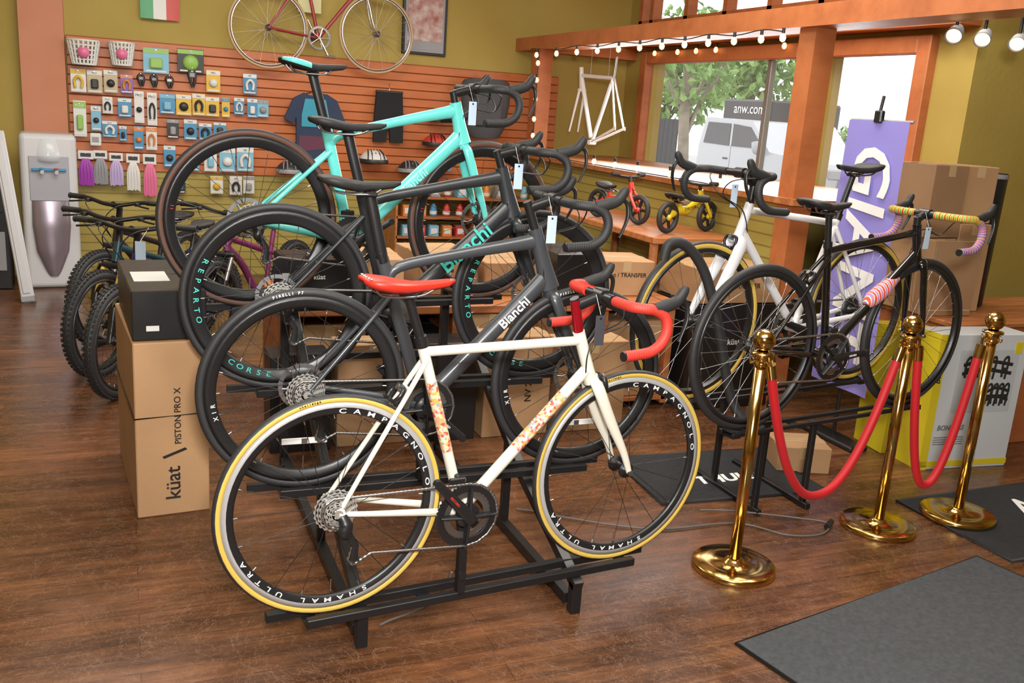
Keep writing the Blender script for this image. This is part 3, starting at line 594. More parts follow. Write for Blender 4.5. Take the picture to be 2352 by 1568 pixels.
def helmet(x,z,m,m2,s=.12,lab='white'):
    mb=MB()
    mb.rev([(s*math.cos(a),s*.85*math.sin(a)) for a in [pi/2*k_/8 for k_ in range(9)]],m,24,'Z'); mb.rev([(s*1.02,-.005),(s*1.05,.01),(s*1.0,.03)],m2,24)
    for q in (-.06,-.03,0,.03,.06): mb.tube([(q*s/.1,-s*.9,.03),(q*.9*s/.1,-s*.62,s*.62),(q*.7*s/.1,0,s*.86)],[(.008,.004),(.009,.006),(.007,.005)],m2,6)
    mb.cyl((0,.02,.05),(0,.18,.05),.004,CHR,6)
    mb.obj('bicycle_helmet',None,(x,8.41,z-.05),label='%s vented bicycle helmet on a slatwall peg'%lab,cat='helmet',group='helmets on the wall')
helmet(2.10,1.12,cw,ck,.13); helmet(2.45,1.05,ck,cgr,lab='black'); helmet(2.70,1.52,crd,ck,lab='red'); helmet(2.68,1.3,crd,ck,lab='red'); helmet(1.35,1.0,ck,cgr,lab='black'); helmet(2.72,1.08,cw,clb,lab='white')
su=root('shelf_unit',(3.0,8.3,0),0,'low wooden shelf unit with small goods under the slatwall','shelf')
mb=MB()
for z in (.25,.43,.61,.79): mb.box((0,0,z),(1.5,.4,.02),CEDAR)
for x in (-.75,0,.75): mb.box((x,0,.4),(.02,.4,.8),CEDAR)
mb.obj('shelf_case',su)
for z in (.26,.44,.62,.80):
    for j in range(11):
        x=2.36+j*.128
        if abs(x-3.0)<.06: continue
        m_=random.choice([cb,cgr,ck,cw,clb,cor,crd,cpk]); mb=MB(); q=random.random()
        if q<.5: mb.rev([(0,0),(.032,0),(.034,.01),(.034,.06),(.028,.075),(.03,.09),(.02,.1),(.018,.115),(.012,.12),(0,.12)],m_,14); mb.rev([(.035,.02),(.035,.05)],cw,14); mb.obj('water_bottle',None,(x,8.18,z),label='small %s squeeze water bottle standing on the shelf unit'%NM[m_],cat='bottle',group='goods on the shelf unit')
        else: mb.box((0,0,.05),(.09,.16,.10),m_,.003); mb.box((0,-.081,.05),(.06,.002,.05),cw); mb.box((0,0,.101),(.09,.04,.002),cgr); mb.obj('small_carton',None,(x,8.2,z),label='small %s accessory carton on the shelf unit'%NM[m_],cat='box',group='goods on the shelf unit')
mb=MB()
def wavy(mb,x0,x1,z0,z1,m,n=6):
    vs=[];fs=[]
    for i in range(n+1):
        for z in (z0,z1): x=x0+(x1-x0)*i/n; vs.append((x,.012*math.sin(x*16+z*6),z))
    for i in range(n): fs.append((2*i,2*i+2,2*i+3,2*i+1))
    mb.add(vs,fs,m)
for i,m_ in enumerate((C(.05,.3,.12),cw,crd)): wavy(mb,-.15+.1*i,-.05+.1*i,-.13,.2,m_)
mb.cyl((-.16,.0,.2),(.16,0,.2),.006,BLK,8); mb.cyl((0,0,.2),(0,.06,.2),.004,BLK,6)
mb.obj('flag',None,(.31,8.55,2.27),label='green, white and red vertical tricolour flag on the wall',cat='flag')
ph=mottled('poster_print',(.5,.42,.38),(.3,.08,.07),.4,14)
mb=MB(); mb.box((0,0,0),(.42,.03,.62),BLK,.004); mb.box((0,-.016,0),(.37,.004,.57),cgr); fr_=mb.obj('picture_frame',None,(2.58,8.58,2.36),label='framed cycling photograph in a black frame on the olive wall',cat='picture')
mb=MB(); mb.box((0,-.02,.03),(.33,.003,.44),ph); mb.box((0,-.02,-.24),(.33,.003,.05),cgr); mb.obj('printed_picture',fr_)
mb=MB(); mb.box((0,0,0),(.2,.003,.14),C(.6,.58,.3)); mb.cyl((0,0,.05),(0,.1,.05),.003,STEEL,6); mb.obj('paper_sign',None,(1.52,8.50,2.38),label='small yellowish paper note behind the hanging bicycle',cat='sign')
TAN=mat('tan_sidewall',(.46,.31,.16),.6); RP=mat('dark_red_paint',(.3,.02,.03),.3,coat=.4)
g=root('bicycle',(1.16,8.40,1.80),0,'vintage dark red road bicycle with tan tires on the wall','bicycle')
for x,z in ((0,.35),(.93,.38)): make_wheel(g,(x,0,z),.335,.024,.015,side=TAN,tread=TAN,rim=STEEL,nsp=28,spm=STEEL,hubm=STEEL,valve=False)
mb=MB(); q=lambda x,z,y=0:(x,y,z)
for a,b_,r_ in ((q(.42,.30),q(.30,.83),.015),(q(.30,.81),q(.78,.86),.014),(q(.42,.30),q(.80,.78),.016),(q(.77,.9),q(.81,.75),.018)): mb.cyl(a,b_,r_,RP,12)
for s_ in (-1,1): mb.cyl(q(.42,.30,s_*.02),q(0,.35,s_*.055),.009,RP,8); mb.cyl(q(.30,.8,s_*.012),q(0,.35,s_*.055),.007,RP,8)
mb.obj('frame',g)
mb=MB()
for s_ in (-1,1): mb.tube(catmull([q(.815,.74,s_*.02),q(.85,.6,s_*.042),q(.89,.45,s_*.048),q(.93,.38,s_*.05)],5),[.012,.011,.008,.006],CHR,10)
mb.obj('fork',g)
mb=MB(); gear(mb,.095,48,.003,CHR,-.05,.42,.30,rin=.078)
for i in range(5): a=2*pi*i/5; mb.cyl((.42,-.05,.30),(.42+.085*math.cos(a),-.05,.30+.085*math.sin(a)),.006,CHR,6)
mb.cyl((.42,-.06,.30),(.50,-.07,.15),.009,CHR,8); mb.cyl((.42,.06,.30),(.34,.07,.45),.009,CHR,8); mb.cyl((.42,-.06,.3),(.42,.06,.3),.012,CHR,10); mb.box((.50,-.11,.15),(.09,.06,.02),CHR,.005); mb.obj('crankset',g)
mb=MB(); mb.cyl((.78,.0,.9),(.76,0,.97),.011,CHR,8); mb.tube(catmull([(.80,-.18,.97),(.80,0,.97),(.80,.18,.97)],4),.013,WHT,8); mb.obj('handlebar',g)
make_saddle(g,.16,.43,.95,BLKM)
mb=MB(); mb.cyl((.30,0,.82),(.285,0,.92),.013,CHR,10); mb.obj('seatpost',g)
mb=MB(); mb.cyl((.42,.0,.33),(.42,.2,.33),.012,BLK,8); mb.cyl((.42,.18,.33),(.42,.2,.33),.05,BLK,12); mb.obj('wall_hook',g)
# ------------------------------------------------------------------ water cooler
wc=root('water_cooler',(-.55,8.20,0),rad(5),'white and grey bottled water cooler against the wall','water cooler')
cwh=mat('cooler_white',(.50,.50,.52),.35); cgy=mat('cooler_silver_mauve',(.30,.25,.29),.3,.6)
mb=MB(); mb.box((0,0,.60),(.40,.33,1.20),cwh,.04,seg=4); mb.box((0,-.165,.86),(.28,.012,.34),mat('cooler_recess',(.3,.3,.34),.4),.004)
mb.obj('body',wc)
mb=MB(); mb.tube(catmull([(0,-.17,.69),(0,-.18,.5),(0,-.18,.3),(0,-.17,.10)],5),[(.13,.03),(.135,.045),(.115,.04),(.03,.01)],cgy,18,ref=(1,0,0)); mb.obj('front_panel',wc,label='silver mauve tapered bulging front panel')
mb=MB(); mb.rev([(0,1.18),(.06,1.18),(.1,1.16),(.12,1.04),(.12,.99),(.0,.99)],PLAS,20,M=at(0,-.08,0)); mb.box((0,-.18,.93),(.24,.03,.02),cb,.004)
for x in (-.05,.05): mb.cyl((x,-.17,.93),(x,-.22,.91),.014,cw,10); mb.box((x,-.21,.94),(.03,.03,.012),cb if x<0 else crd,.003)
mb.obj('tap_unit',wc)
mb=MB(); mb.box((0,0,.62),(.09,.025,1.24),cwh,.008); mb.box((0,-.015,.62),(.05,.01,1.1),cwh,.004); mb.box((0,.03,.03),(.09,.12,.04),cgr,.004)
mb.obj('white_panel',None,M=Matrix.Translation((-.68,7.5,0))@Matrix.Rotation(rad(-7),4,'Y')@Matrix.Rotation(rad(-6),4,'X'),label='tall narrow white panel leaning near the pillar',cat='panel')
mb=MB(); mb.box((0,0,.5),(.3,.2,1.0),BLK,.01); mb.box((.02,-.11,.3),(.2,.02,.3),cgr,.004); mb.box((.02,-.11,.7),(.2,.02,.2),BLKM,.004); mb.obj('display_case',None,(-.98,8.1,0),label='dark upright display case by the wall',cat='display case')
# ------------------------------------------------------------------ mountain bikes
def mtb(x,y,h,fm_,acc,steer,lab,tilt=0):
    R=.31
    M=Matrix.Translation((x,y,0))@Matrix.Rotation(h,4,'Z')@Matrix.Rotation(rad(tilt),4,'X')@Matrix.Scale(.97,4)
    g=root('bicycle',(0,0,0),0,lab,'bicycle',M=M,group='mountain bikes parked together')
    make_wheel(g,(-1.05,0,R),R,.055,.02,knob=True,nsp=24,cass=True)
    P_=lambda a,b_,y_=0:(a,y_,b_)
    BBx,BBz=-.64,.28; HTx,HTz=-.20,.76; HBx,HBz=-.165,.65
    mb=MB(); mb.cyl(P_(HTx,HTz),P_(HBx,HBz),.024,fm_,14)
    mb.tube(catmull([P_(HBx-.01,HBz+.02),P_(-.35,.54),P_(-.52,.34),P_(BBx,BBz)],5),[(.022,.027)]*4,fm_,14,ref=(0,1,0)); mb.tube([P_(HTx,HTz-.03),P_(-.70,.58)],[(.018,.02)]*2,fm_,12,ref=(0,1,0)); mb.cyl(P_(BBx,BBz),P_(-.76,.72),.017,fm_,12)
    for s_ in (-1,1): mb.tube([P_(BBx,BBz,s_*.03),P_(-1.05,R,s_*.065)],[(.01,.014),(.008,.01)],fm_,10,ref=(0,1,0)); mb.tube([P_(-.71,.58,s_*.015),P_(-1.05,R,s_*.065)],.0085,fm_,10)
    mb.obj('frame',g)
    fk=MB()
    for s_ in (-1,1):
        fk.cyl(P_(HBx+.03,HBz-.03,s_*.058),P_(-.045,.44,s_*.058),.015,acc if acc is GUM else STEEL,12); fk.tube([P_(-.06,.48,s_*.058),P_(.0,R-.02,s_*.058)],[.021,.019],BLK,12)
    fk.box((HBx+.02,0,HBz-.02),(.05,.15,.035),BLK,.01); fk.tube(catmull([P_(-.06,.48,-.058),P_(-.03,.53,0),P_(-.06,.48,.058)],4),.011,BLK,8)
    T=Matrix.Translation((HBx,0,HBz))@Matrix.Rotation(rad(steer),4,'Z')@Matrix.Translation((-HBx,0,-HBz))
    fk.obj('fork',g,M=T); w_=make_wheel(g,(0,0,R),R,.055,.02,knob=True,nsp=24,rotor=True); w_.matrix_local=T@at(0,0,R)
    b=MB(); b.tube(catmull([(-.19,-.34,.925),(-.17,-.2,.925),(-.15,-.06,.90),(-.15,.06,.90),(-.17,.2,.925),(-.19,.34,.925)],5),.013,BLK,10); b.tube([(HTx,0,HTz),(HTx-.02,0,.87),(-.15,0,.90)],.02,BLK,12)
    hb=b.obj('handlebar',g,M=T)
    for s_ in (-1,1):
        q_=MB(); q_.cyl((-.18,s_*.23,.926),(-.19,s_*.35,.926),.017,BLKM,12); q_.rev([(.018,0),(.02,.004),(.018,.008)],BLKM,12,'Y',M=at(-.19,s_*.35,.926)); q_.obj('grip',hb)
        q_=MB(); q_.tube(catmull([(-.16,s_*.19,.92),(-.12,s_*.21,.91),(-.11,s_*.29,.90)],4),.006,BLK,8); q_.box((-.15,s_*.18,.915),(.04,.03,.025),BLK,.006); q_.obj('brake_lever',hb)
    c=MB(); 
    for s_ in (-1,1): c.tube(catmull([(-.14,s_*.17,.92),(-.02,s_*.1,.90),(-.02,s_*.02,.81),(-.12,0,.69)],5),.003,BLK,6)
    c.obj('cable',g)
    if acc is WHT: c=MB(); c.box((-.08,.10,.80),(.003,.06,.10),TAGB); c.tube([(-.08,.10,.85),(-.13,.12,.92)],.0015,WHT,4); c.obj('price_tag',g)
    p_=MB(); p_.cyl(P_(-.75,.68),P_(-.80,.83),.014,BLK,12); p_.obj('seatpost',g); make_saddle(g,-.95,-.68,.86,BLKM)
    c=MB(); gear(c,.07,32,.003,BLK,-.05,BBx,BBz,rin=.05); c.cyl((BBx,-.07,BBz),(BBx,.07,BBz),.014,DSTEEL,12); c.tube([(BBx,-.07,BBz),(BBx+.15,-.08,BBz-.06)],[(.008,.014)]*2,BLK,10,ref=(0,1,0)); c.tube([(BBx,.07,BBz),(BBx-.15,.08,BBz+.06)],[(.008,.014)]*2,BLK,10,ref=(0,1,0)); c.cyl((BBx,-.045,BBz),(BBx+.035,-.045,BBz),.015,BLK)
    c.box((BBx+.15,-.13,BBz-.06),(.09,.08,.02),BLK,.005); c.box((BBx-.15,.13,BBz+.06),(.09,.08,.02),BLK,.005); c.obj('crankset',g)
    return g
mp_=mat('blue_gloss_paint',(.012,.02,.10),.25,coat=.5); mk=mat('black_gloss_paint',(.012,.014,.018),.25,coat=.5); mg=mat('dark_teal_gloss_paint',(.012,.05,.07),.25,coat=.4); pkp=mat('plum_paint',(.16,.02,.09),.3)
mtb(-.15,6.20,rad(238),mk,TEAL,-4,'black mountain bike parked beside two others')
mtb(-.15,5.50,rad(236),mg,GUM,0,'dark mountain bike with yellow fork stanchions')
mtb(-.06,5.10,rad(236),mp_,WHT,4,'dark blue mountain bike with a pale blue price tag')
mtb(.48,5.90,rad(232),pkp,RUB,0,'plum mountain bike parked behind the other bikes')
# ------------------------------------------------------------------ boxes
def carton(name,x,y,z,w_,d,h,m,label,rz=0,texts=(),tape=True,flap=True,label_patch=None,**k):
    mb=MB(); mb.box((0,0,h/2),(w_,d,h),m,.004)
    if tape and m is not BOXB: mb.box((0,0,h+.0005),(w_,.05,.001),TAPE); mb.box((0,-d/2-.0005,h-.03),(.05 if w_>.2 else w_*.3,.001,.06),TAPE)
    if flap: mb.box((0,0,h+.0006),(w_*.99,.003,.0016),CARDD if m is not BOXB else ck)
    for t in texts:
        s_,sz,tm,tx,tz,rot=t[:6]; face=t[6] if len(t)>6 else 'f'
        if face=='f': Mx=at(tx,-d/2-.0012,tz)@Matrix.Rotation(-rad(rot),4,'Y')@TXF
        elif face=='t': Mx=at(tx,tz,h+.0012)@Matrix.Rotation(rad(rot),4,'Z')
        else: Mx=Matrix.Rotation(-pi/2,4,'Z')@at(tx,-w_/2-.0012,tz)@Matrix.Rotation(-rad(rot),4,'Y')@TXF
        mb.text(s_,sz,tm,Mx,.0005,sz*.01)
    if label_patch:
        for (px,py,pw,ph_,f_) in label_patch:
            if f_=='t': mb.box((px,py,h+.001),(pw,ph_,.001),cw)
            else: mb.box((px,-d/2-.001,py),(pw,.001,ph_),cw)
    return mb.obj(name,None,(x,y,z),rad(rz),label=label,cat='box',**k)
b1=carton('cardboard_box',.108,3.90,0,.265,.72,.69,CARD,'tall brown shipping carton with black lettering standing on the floor',5,[('küat',.078,BLK,.0,.13,90),('/',.12,BLK,.01,.255,125),('PISTON PRO X',.034,BLK,0.02,.40,90)],tape=False)
mb=MB(); mb.tube([(-.1345,-.362,.40),(.1345,-.362,.405),(.1345,.362,.405),(-.1345,.362,.40)],.003,BLK,6,closed=True); mb.obj('strap',b1,label='thin black strap around the carton')
carton('cardboard_box',.115,3.90,.695,.262,.68,.185,BOXB,'glossy black product carton stacked on the tall brown carton',4,[],label_patch=[(-.04,-.05,.13,.20,'t'),(-.06,.045,.045,.02,'f')])
bn=root('display_bench',(1.78,4.75,0),0,'long low cedar display bench with open cubbies holding cartons','bench')
mb=MB(); mb.box((0,0,.60),(2.22,.74,.045),CEDAR,.006); mb.box((0,.35,.3),(2.18,.02,.56),CEDAR); mb.box((0,0,.05),(2.18,.7,.02),CEDAR)
for x in (-1.08,-.65,-.22,.22,.65,1.08): mb.box((x,0,.3),(.04,.70,.57),CEDAR,.004)
mb.obj('bench_case',bn)
for i,(x,w_,h,m_,t) in enumerate(((-.865,.36,.46,CARD,'NV 2.0'),(-.435,.36,.40,BOXB,'küat'),(0,.37,.5,CARD,'küat'),(.435,.36,.47,CARD,'NV 2.0'),(.865,.36,.44,CARD,'küat'))):
    carton('cardboard_box',1.78+x,4.68,.062,w_,.5,h,m_,'%s product carton stored in a bench cubby'%('brown' if m_ is CARD else 'black'),0,[(t,.06,BLK if m_ is CARD else cw,.05,.28,0 if i%2 else 90)],group='cartons stored in the bench cubbies')
for (x,y,w_,d,h,m_,t,rz) in ((.85,4.62,.30,.3,.22,BOXB,'küat',6),(1.19,4.8,.30,.4,.2,CARD,'',-4),(1.58,4.85,.34,.4,.22,CARD,'Bike',3),(1.95,4.8,.30,.4,.18,CARD,'Bike',-4),(2.29,4.8,.26,.5,.24,BOXB,'',4),(2.64,4.72,.34,.34,.2,CARD,'küat / TRANSFER',-6)):
    carton('cardboard_box',x,y,.624,w_,d,h,m_,'%s product carton lying on the display bench'%('brown' if m_ is CARD else 'black'),rz,[(t,.034,BLK if m_ is CARD else cw,0,h*.6,0)] if t else [],group='cartons on top of the bench')
for (x,y,w_,d,h,m_,t) in ((.72,4.2,.28,.2,.46,BOXB,''),(1.06,4.21,.34,.18,.50,CARD,''),(1.80,4.2,.36,.2,.52,CARD,'NV 2.0'),(1.45,4.2,.26,.2,.5,BOXB,''),(2.22,4.2,.40,.2,.48,CARD,'küat')):
    carton('cardboard_box',x,y,0,w_,d,h,m_,'%s upright carton standing on the floor beside the bench'%('brown' if m_ is CARD else 'black'),0,[(t,.05,BLK if m_ is CARD else cw,.06,.25,90)] if t else [],group='cartons on the floor by the bench')
tb=root('side_table',(3.25,5.6,0),0,'plain wooden table along the low wall','table')
mb=MB(); mb.box((0,0,.905),(.64,1.6,.04),CEDAR,.005); mb.obj('table_top',tb)
for x in (-.28,.28):
    for y in (-.75,.75): mb=MB(); mb.tube([(x,y,0),(x,y,.885)],[.025,.035],CEDAR,4); mb.obj('leg',tb)
carton('cardboard_box',3.26,5.35,0,.44,.5,.5,CARD,'brown carton under the wooden table',0,[('küat / TRANSFER',.04,BLK,0,.3,0)])
carton('cardboard_box',3.22,4.5,.0,.58,.42,.62,BOXB,'black carton standing by the low wall',0,[('küat',.05,cw,0,.4,0)])
carton('cardboard_box',3.22,4.5,.625,.56,.4,.2,CARD,'brown carton lying on a black carton',0,[('küat / TRANSFER',.04,BLK,0,.1,0)])
def balance(x,y,h,fm_,lab):
    g=root('balance_bike',(x,y,.926),h,lab,'balance bike'); R=.10; wb=.40
    for xx in (0,wb):
        w_=MB(); P,M_=tire_prof(R,.034,RUB,RUB); w_.rev(P,M_,32,'Y',True); 
        for i in range(5): a=2*pi*i/5; w_.tube([(0,0,0),(.07*math.cos(a),0,.07*math.sin(a))],[(.008,.012)]*2,BLK,6,ref=(0,1,0))
        w_.rev([(0,-.025),(.018,-.022),(.018,.022),(0,.025)],fm_,12,'Y'); w_.obj('wheel',g,(xx,0,R))
    f=MB(); f.tube(catmull([(0,0,R),(.10,0,.14),(.2,0,.15),(.33,0,.24)],5),[(.014,.018),(.014,.026),(.014,.03),(.012,.02)],fm_,12,ref=(0,1,0)); f.cyl((.315,0,.21),(.30,0,.27),.018,fm_,12); f.cyl((.12,0,.14),(.09,0,.22),.013,fm_,10); f.text('STRIDER',.03,ck,at(.2,-.0145,.155)@Matrix.Rotation(-.2,4,'Y')@TXF); f.obj('frame',g)
    f=MB()
    for s_ in (-1,1): f.tube([(.322,s_*.012,.21),(.335,s_*.028,.19),(wb,s_*.03,R)],.011,fm_,8)
    f.obj('fork',g)
    f=MB(); f.cyl((.30,0,.26),(.285,0,.31),.011,BLK,10); f.tube(catmull([(.27,-.14,.32),(.285,-.05,.305),(.285,.05,.305),(.27,.14,.32)],4),.009,BLK,8)
    for s_ in (-1,1): f.cyl((.275,s_*.09,.318),(.268,s_*.15,.32),.014,BLKM,10)
    f.obj('handlebar',g); make_saddle(g,.01,.16,.235,BLKM,clamp=.09)
balance(3.13,4.99,rad(19),mat('yellow_paint',(.62,.48,.02),.3,coat=.4),'yellow toddler balance bike on the wooden table')
balance(3.05,5.78,rad(-75),mat('bright_red_paint',(.55,.03,.02),.3,coat=.4),'red toddler balance bike on the wooden table')
# ------------------------------------------------------------------ hanging frame
g=root('bicycle_frameset',(3.9,7.62,1.32),rad(-78),'bare white bicycle frame hung in the window bay','bicycle frame')
mb=MB(); A_=(-.23,.64);B_=(.22,.62)
for a,b_,r_ in ((A_,B_,.017),(A_,(-.02,.10),.02),(B_,(.0,.06),.016),((-.24,.71),(-.21,.52),.021)): mb.cyl((a[0],0,a[1]),(b_[0],0,b_[1]),r_,WPT,12)
mb.cyl((0,-.035,.06),(0,.035,.06),.022,WPT,12); mb.cyl((.24,0,.8),(.22,0,.60),.013,STEEL,10)
for s_ in (-1,1):
    mb.tube([(.22,s_*.012,.62),(.36,s_*.05,.2)],.009,WPT,8); mb.tube([(.0,s_*.02,.06),(.36,s_*.05,.2)],.01,WPT,8); mb.box((.36,s_*.055,.2),(.03,.006,.03),WPT)
mb.obj('main_tubes',g)
mb=MB()
for s_ in (-1,1): mb.tube([(-.205,s_*.03,.50),(-.28,s_*.05,.14)],[.013,.008],WPT,8)
mb.box((-.205,0,.51),(.04,.08,.03),WPT,.008); mb.obj('fork',g)
mb=MB(); mb.tube([(-.1,0,.65),(-.1,0,.9)],.002,STEEL,4); mb.tube([(-.1,0,.9),(.15,0,.9)],.004,STEEL,4); mb.tube([(.15,0,.64),(.15,0,.9)],.002,STEEL,4); mb.obj('hanging_wire',g)
# ------------------------------------------------------------------ string lights
def strip(label,pts,bulbs):
    g=root('string_light',pts[0],0,label,'string lights'); o=V(pts[0]); mb=MB(); mb.tube([V(p)-o for p in catmull(pts,4)],.004,BLK,6); mb.obj('cord',g)
    for p in bulbs:
        p=V(p)-o; b=MB(); b.cyl((0,0,0),(0,0,-.03),.010,BLK,10); s_=b.obj('bulb_socket',g,p)
        b=MB(); b.rev([(.008,-.028),(.015,-.040),(.019,-.054),(.014,-.070),(0,-.078)],LCD,12); b.obj('bulb',s_)
ys=[8.05,7.62,7.22,6.85,6.5,6.18,5.87,5.58,5.3,5.02,4.75,4.55]
strip('string of warm round bulbs along the wooden beam',[(3.49,8.2,2.17)]+[(3.49,y,2.165-(.02 if i%2 else 0)) for i,y in enumerate(ys)],[(3.485,y,2.165) for y in ys])
strip('string of warm bulbs down the wooden post',[(3.54,8.12,2.15),(3.54,8.12,1.7),(3.54,8.12,1.25)],[(3.535,8.12,z) for z in (2.1,1.95,1.78,1.6,1.45,1.32)])
ys=[8.0,7.4,6.75,6.4,6.05,5.6,5.0]
strip('string of warm bulbs lying along the wooden sill',[(3.49,8.1,1.24)]+[(3.49,y,1.235) for y in ys],[(3.49,y,1.31) for y in ys])
ys=[7.9,7.5,7.2,6.9,6.0,5.7]
strip('second row of warm glowing bulb shapes above the window',[(4.63,8.3,2.29)]+[(4.63,y,2.27) for y in ys],[(4.62,y,2.27) for y in ys])  # second row of glowing bulb shapes on a cord over the window
tg=root('track_light',(4.0,3.6,2.22),0,'ceiling track with three glowing spot lamps','lamp')
mb=MB(); mb.box((0,0,.12),(1.2,.03,.03),PAINTW); mb.cyl((-.3,0,.12),(-.3,0,1.08),.012,BLK,8); mb.cyl((.5,0,.12),(.5,0,1.08),.012,BLK,8); mb.obj('track',tg)
for (px,pz) in ((-.22,-.10),(-.03,-.10),(.21,-.10)):
    mb=MB(); d=V((-.75,-.45,-.5)).normalized(); R_=d.to_track_quat('Z','Y').to_matrix().to_4x4(); 
    mb.rev([(0,-.06),(.022,-.055),(.034,-.02),(.042,.04),(.038,.04),(.03,0)],cgr,16,M=R_); mb.cyl((0,0,0),(0,0,.12-pz),.008,BLK,8)
    h=mb.obj('spot_lamp',tg,(px,0,pz)); mb=MB(); mb.rev([(0,.038),(.024,.036),(.036,.03)],mat('lamp_glow',(1,.9,.6),.3,emit=(1,.62,.22),es=3.2),16,M=R_); mb.obj('lamp_lens',h)
# ------------------------------------------------------------------ stanchions + ropes
P3=[(2.066,2.579,0),(2.905,2.727,0),(3.339,2.71,.0102)]
for (x,y,z0) in P3:
    g=root('stanchion',(x,y,z0),0,'polished brass stanchion post with ball top and round base','stanchion post',group='brass stanchions with red rope')
    mb=MB(); mb.rev([(0,.0),(.15,.0),(.155,.003),(.155,.02),(.15,.024),(.1,.026),(.04,.028),(.032,.04),(.024,.045),(0,.045)],BRASS,64); mb.obj('base',g)
    mb=MB(); mb.rev([(0,.04),(.0215,.04),(.0215,.80),(0,.80)],BRASS,28); mb.obj('post',g)
    mb=MB(); mb.rev([(0,.79),(.027,.79),(.03,.795),(.027,.80),(.027,.825),(.042,.83),(.042,.838),(.024,.842),(.018,.848)]+[(.04*math.sin(a),.882-.04*math.cos(a)) for a in [rad(q) for q in range(24,181,12)]],BRASS,28); mb.obj('ball_finial',g)
    mb=MB()
    for a in (0,pi/2,pi,-pi/2): mb.tube(catmull([(.027*math.cos(a),.027*math.sin(a),.81),(.045*math.cos(a),.045*math.sin(a),.80),(.05*math.cos(a),.05*math.sin(a),.815)],3),.003,BRASS,6)
    mb.obj('rope_ring',g)
for (a,b_,sag) in ((P3[0],P3[1],.20),(P3[1],P3[2],.155)):
    a=V((a[0],a[1],.78));b_=V((b_[0],b_[1],.78)); d=(b_-a).normalized(); a+=d*.052; b_-=d*.052; pts=[]
    for i in range(33):
        t=i/32; u=2*t-1; pts.append(a+(b_-a)*t+V((0,0,-(.78-sag-.02)*(1-abs(u)**2.2))))
    g=root('barrier_rope',a,0,'red velvet barrier rope hanging between brass stanchions','rope',group='brass stanchions with red rope')
    mb=MB(); mb.tube([p-a for p in pts],.0175,VELV,16); mb.obj('velvet_rope',g)
    for p,q_ in ((pts[0],pts[2]),(pts[-1],pts[-3])):
        e=(q_-p).normalized(); mb=MB(); mb.tube([p-a-e*.01,p-a+e*.045],.020,BRASS,14); mb.tube([p-a-e*.01,p-a-e*.01+V((0,0,.03))],.005,BRASS,8); mb.obj('rope_end_cap',g,label='brass end cap with hook')
# ------------------------------------------------------------------ mats
MG=mottled('grey_carpet',(.048,.051,.056),(.072,.077,.083),.95,60,.6,400); MK=mottled('black_carpet',(.012,.012,.014),(.02,.02,.023),.95,60,.5,400)
def matt(x,y,w_,d,rz,m,label,txt=None):
    mb=MB(); mb.box((w_/2,-d/2,.005),(w_,d,.01),m,.003); mb.tube([(0,0,.006),(w_,0,.006),(w_,-d,.006),(0,-d,.006)],.007,BLKM,6,closed=True)
    if txt: mb.text(txt[0],txt[1],WHT,at(txt[2],txt[3],.0106)@Matrix.Rotation(rad(txt[4]),4,'Z'),.0004,.004,.2)
    mb.obj('floor_mat',None,(x,y,0),rad(rz),label=label,cat='mat')
matt(1.76,2.13,1.36,1.6,10.9,MG,'large grey carpet door mat with black rubber edge')
matt(3.20,2.92,1.6,.60,1,MK,'black floor mat with white lettering',('AMP',.2,.68,-.22,0))
matt(2.14,3.70,.85,.55,-4,MK,'black floor mat with white lettering under the side rack',('THULE',.11,.44,-.34,4))
carton('cardboard_box',3.03,3.42,0,.26,.22,.13,CARD,'small brown open carton on the floor behind the rope',-20)
mb=MB(); mb.tube(catmull([(1.46,3.25,.008),(1.9,2.95,.008),(2.3,2.90,.008),(2.45,2.75,.008),(2.6,2.72,.008),(2.70,2.80,.008),(2.60,2.88,.008),(2.35,3.0,.014),(2.22,3.04,.014)],8),.004,mat('grey_cable',(.12,.11,.1),.5),6); mb.cyl((2.66,2.76,.014),(2.72,2.80,.014),.012,BLK,10)
mb.obj('floor_cable',None,label='thin dark security cable looping across the wooden floor',cat='cable')
mb=MB(); mb.tube(catmull([(.93,2.54,.16),(.92,2.56,.10),(.87,2.58,.03),(.80,2.58,.008),(.74,2.56,.008),(.70,2.54,.008)],8),.0045,MATS['grey_cable'],6); mb.obj('security_cable',None,label='grey security cable trailing from the rack onto the floor',cat='cable')
# ------------------------------------------------------------------ right side counter & boxes
ct_=root('service_counter',(4.7,3.7,0),0,'low terracotta painted counter with wooden top','counter')
mb=MB(); mb.box((0,0,.335),(1.5,.56,.67),PAINTW,.004); mb.obj('counter_body',ct_); mb=MB(); mb.box((0,0,.685),(1.56,.62,.03),CEDAR,.006); mb.obj('counter_top',ct_)
YB=mat('yellow_carton',(.60,.48,.02),.4); WB=mat('white_carton',(.52,.54,.56),.4); GRY=mat('grey_print',(.16,.16,.16),.5); LGY=mat('pale_grey_print',(.43,.45,.47),.5)
def rackprint(mb,x,z,s_,y,r=.006):
    for dz in (0,.045): mb.tube(catmull([(x-s_,y,z+dz),(x-.3*s_,y,z+.02+dz),(x+.3*s_,y,z+.015+dz),(x+s_,y,z+dz)],4),[(.001,r)]*3,ck,6,ref=(0,1,0))
    for q in (-.8,-.3,.2,.7): mb.tube(catmull([(x+q*s_-.012,y,z-.02),(x+q*s_-.015,y,z+.06),(x+q*s_+.006,y,z+.085),(x+q*s_+.015,y,z+.06),(x+q*s_+.008,y,z-.03)],4),[(.001,r*.8)]*3,ck,6,ref=(0,1,0)); mb.box((x+q*s_,y,z+.02),(.03,.002,.02),ck,.0005)
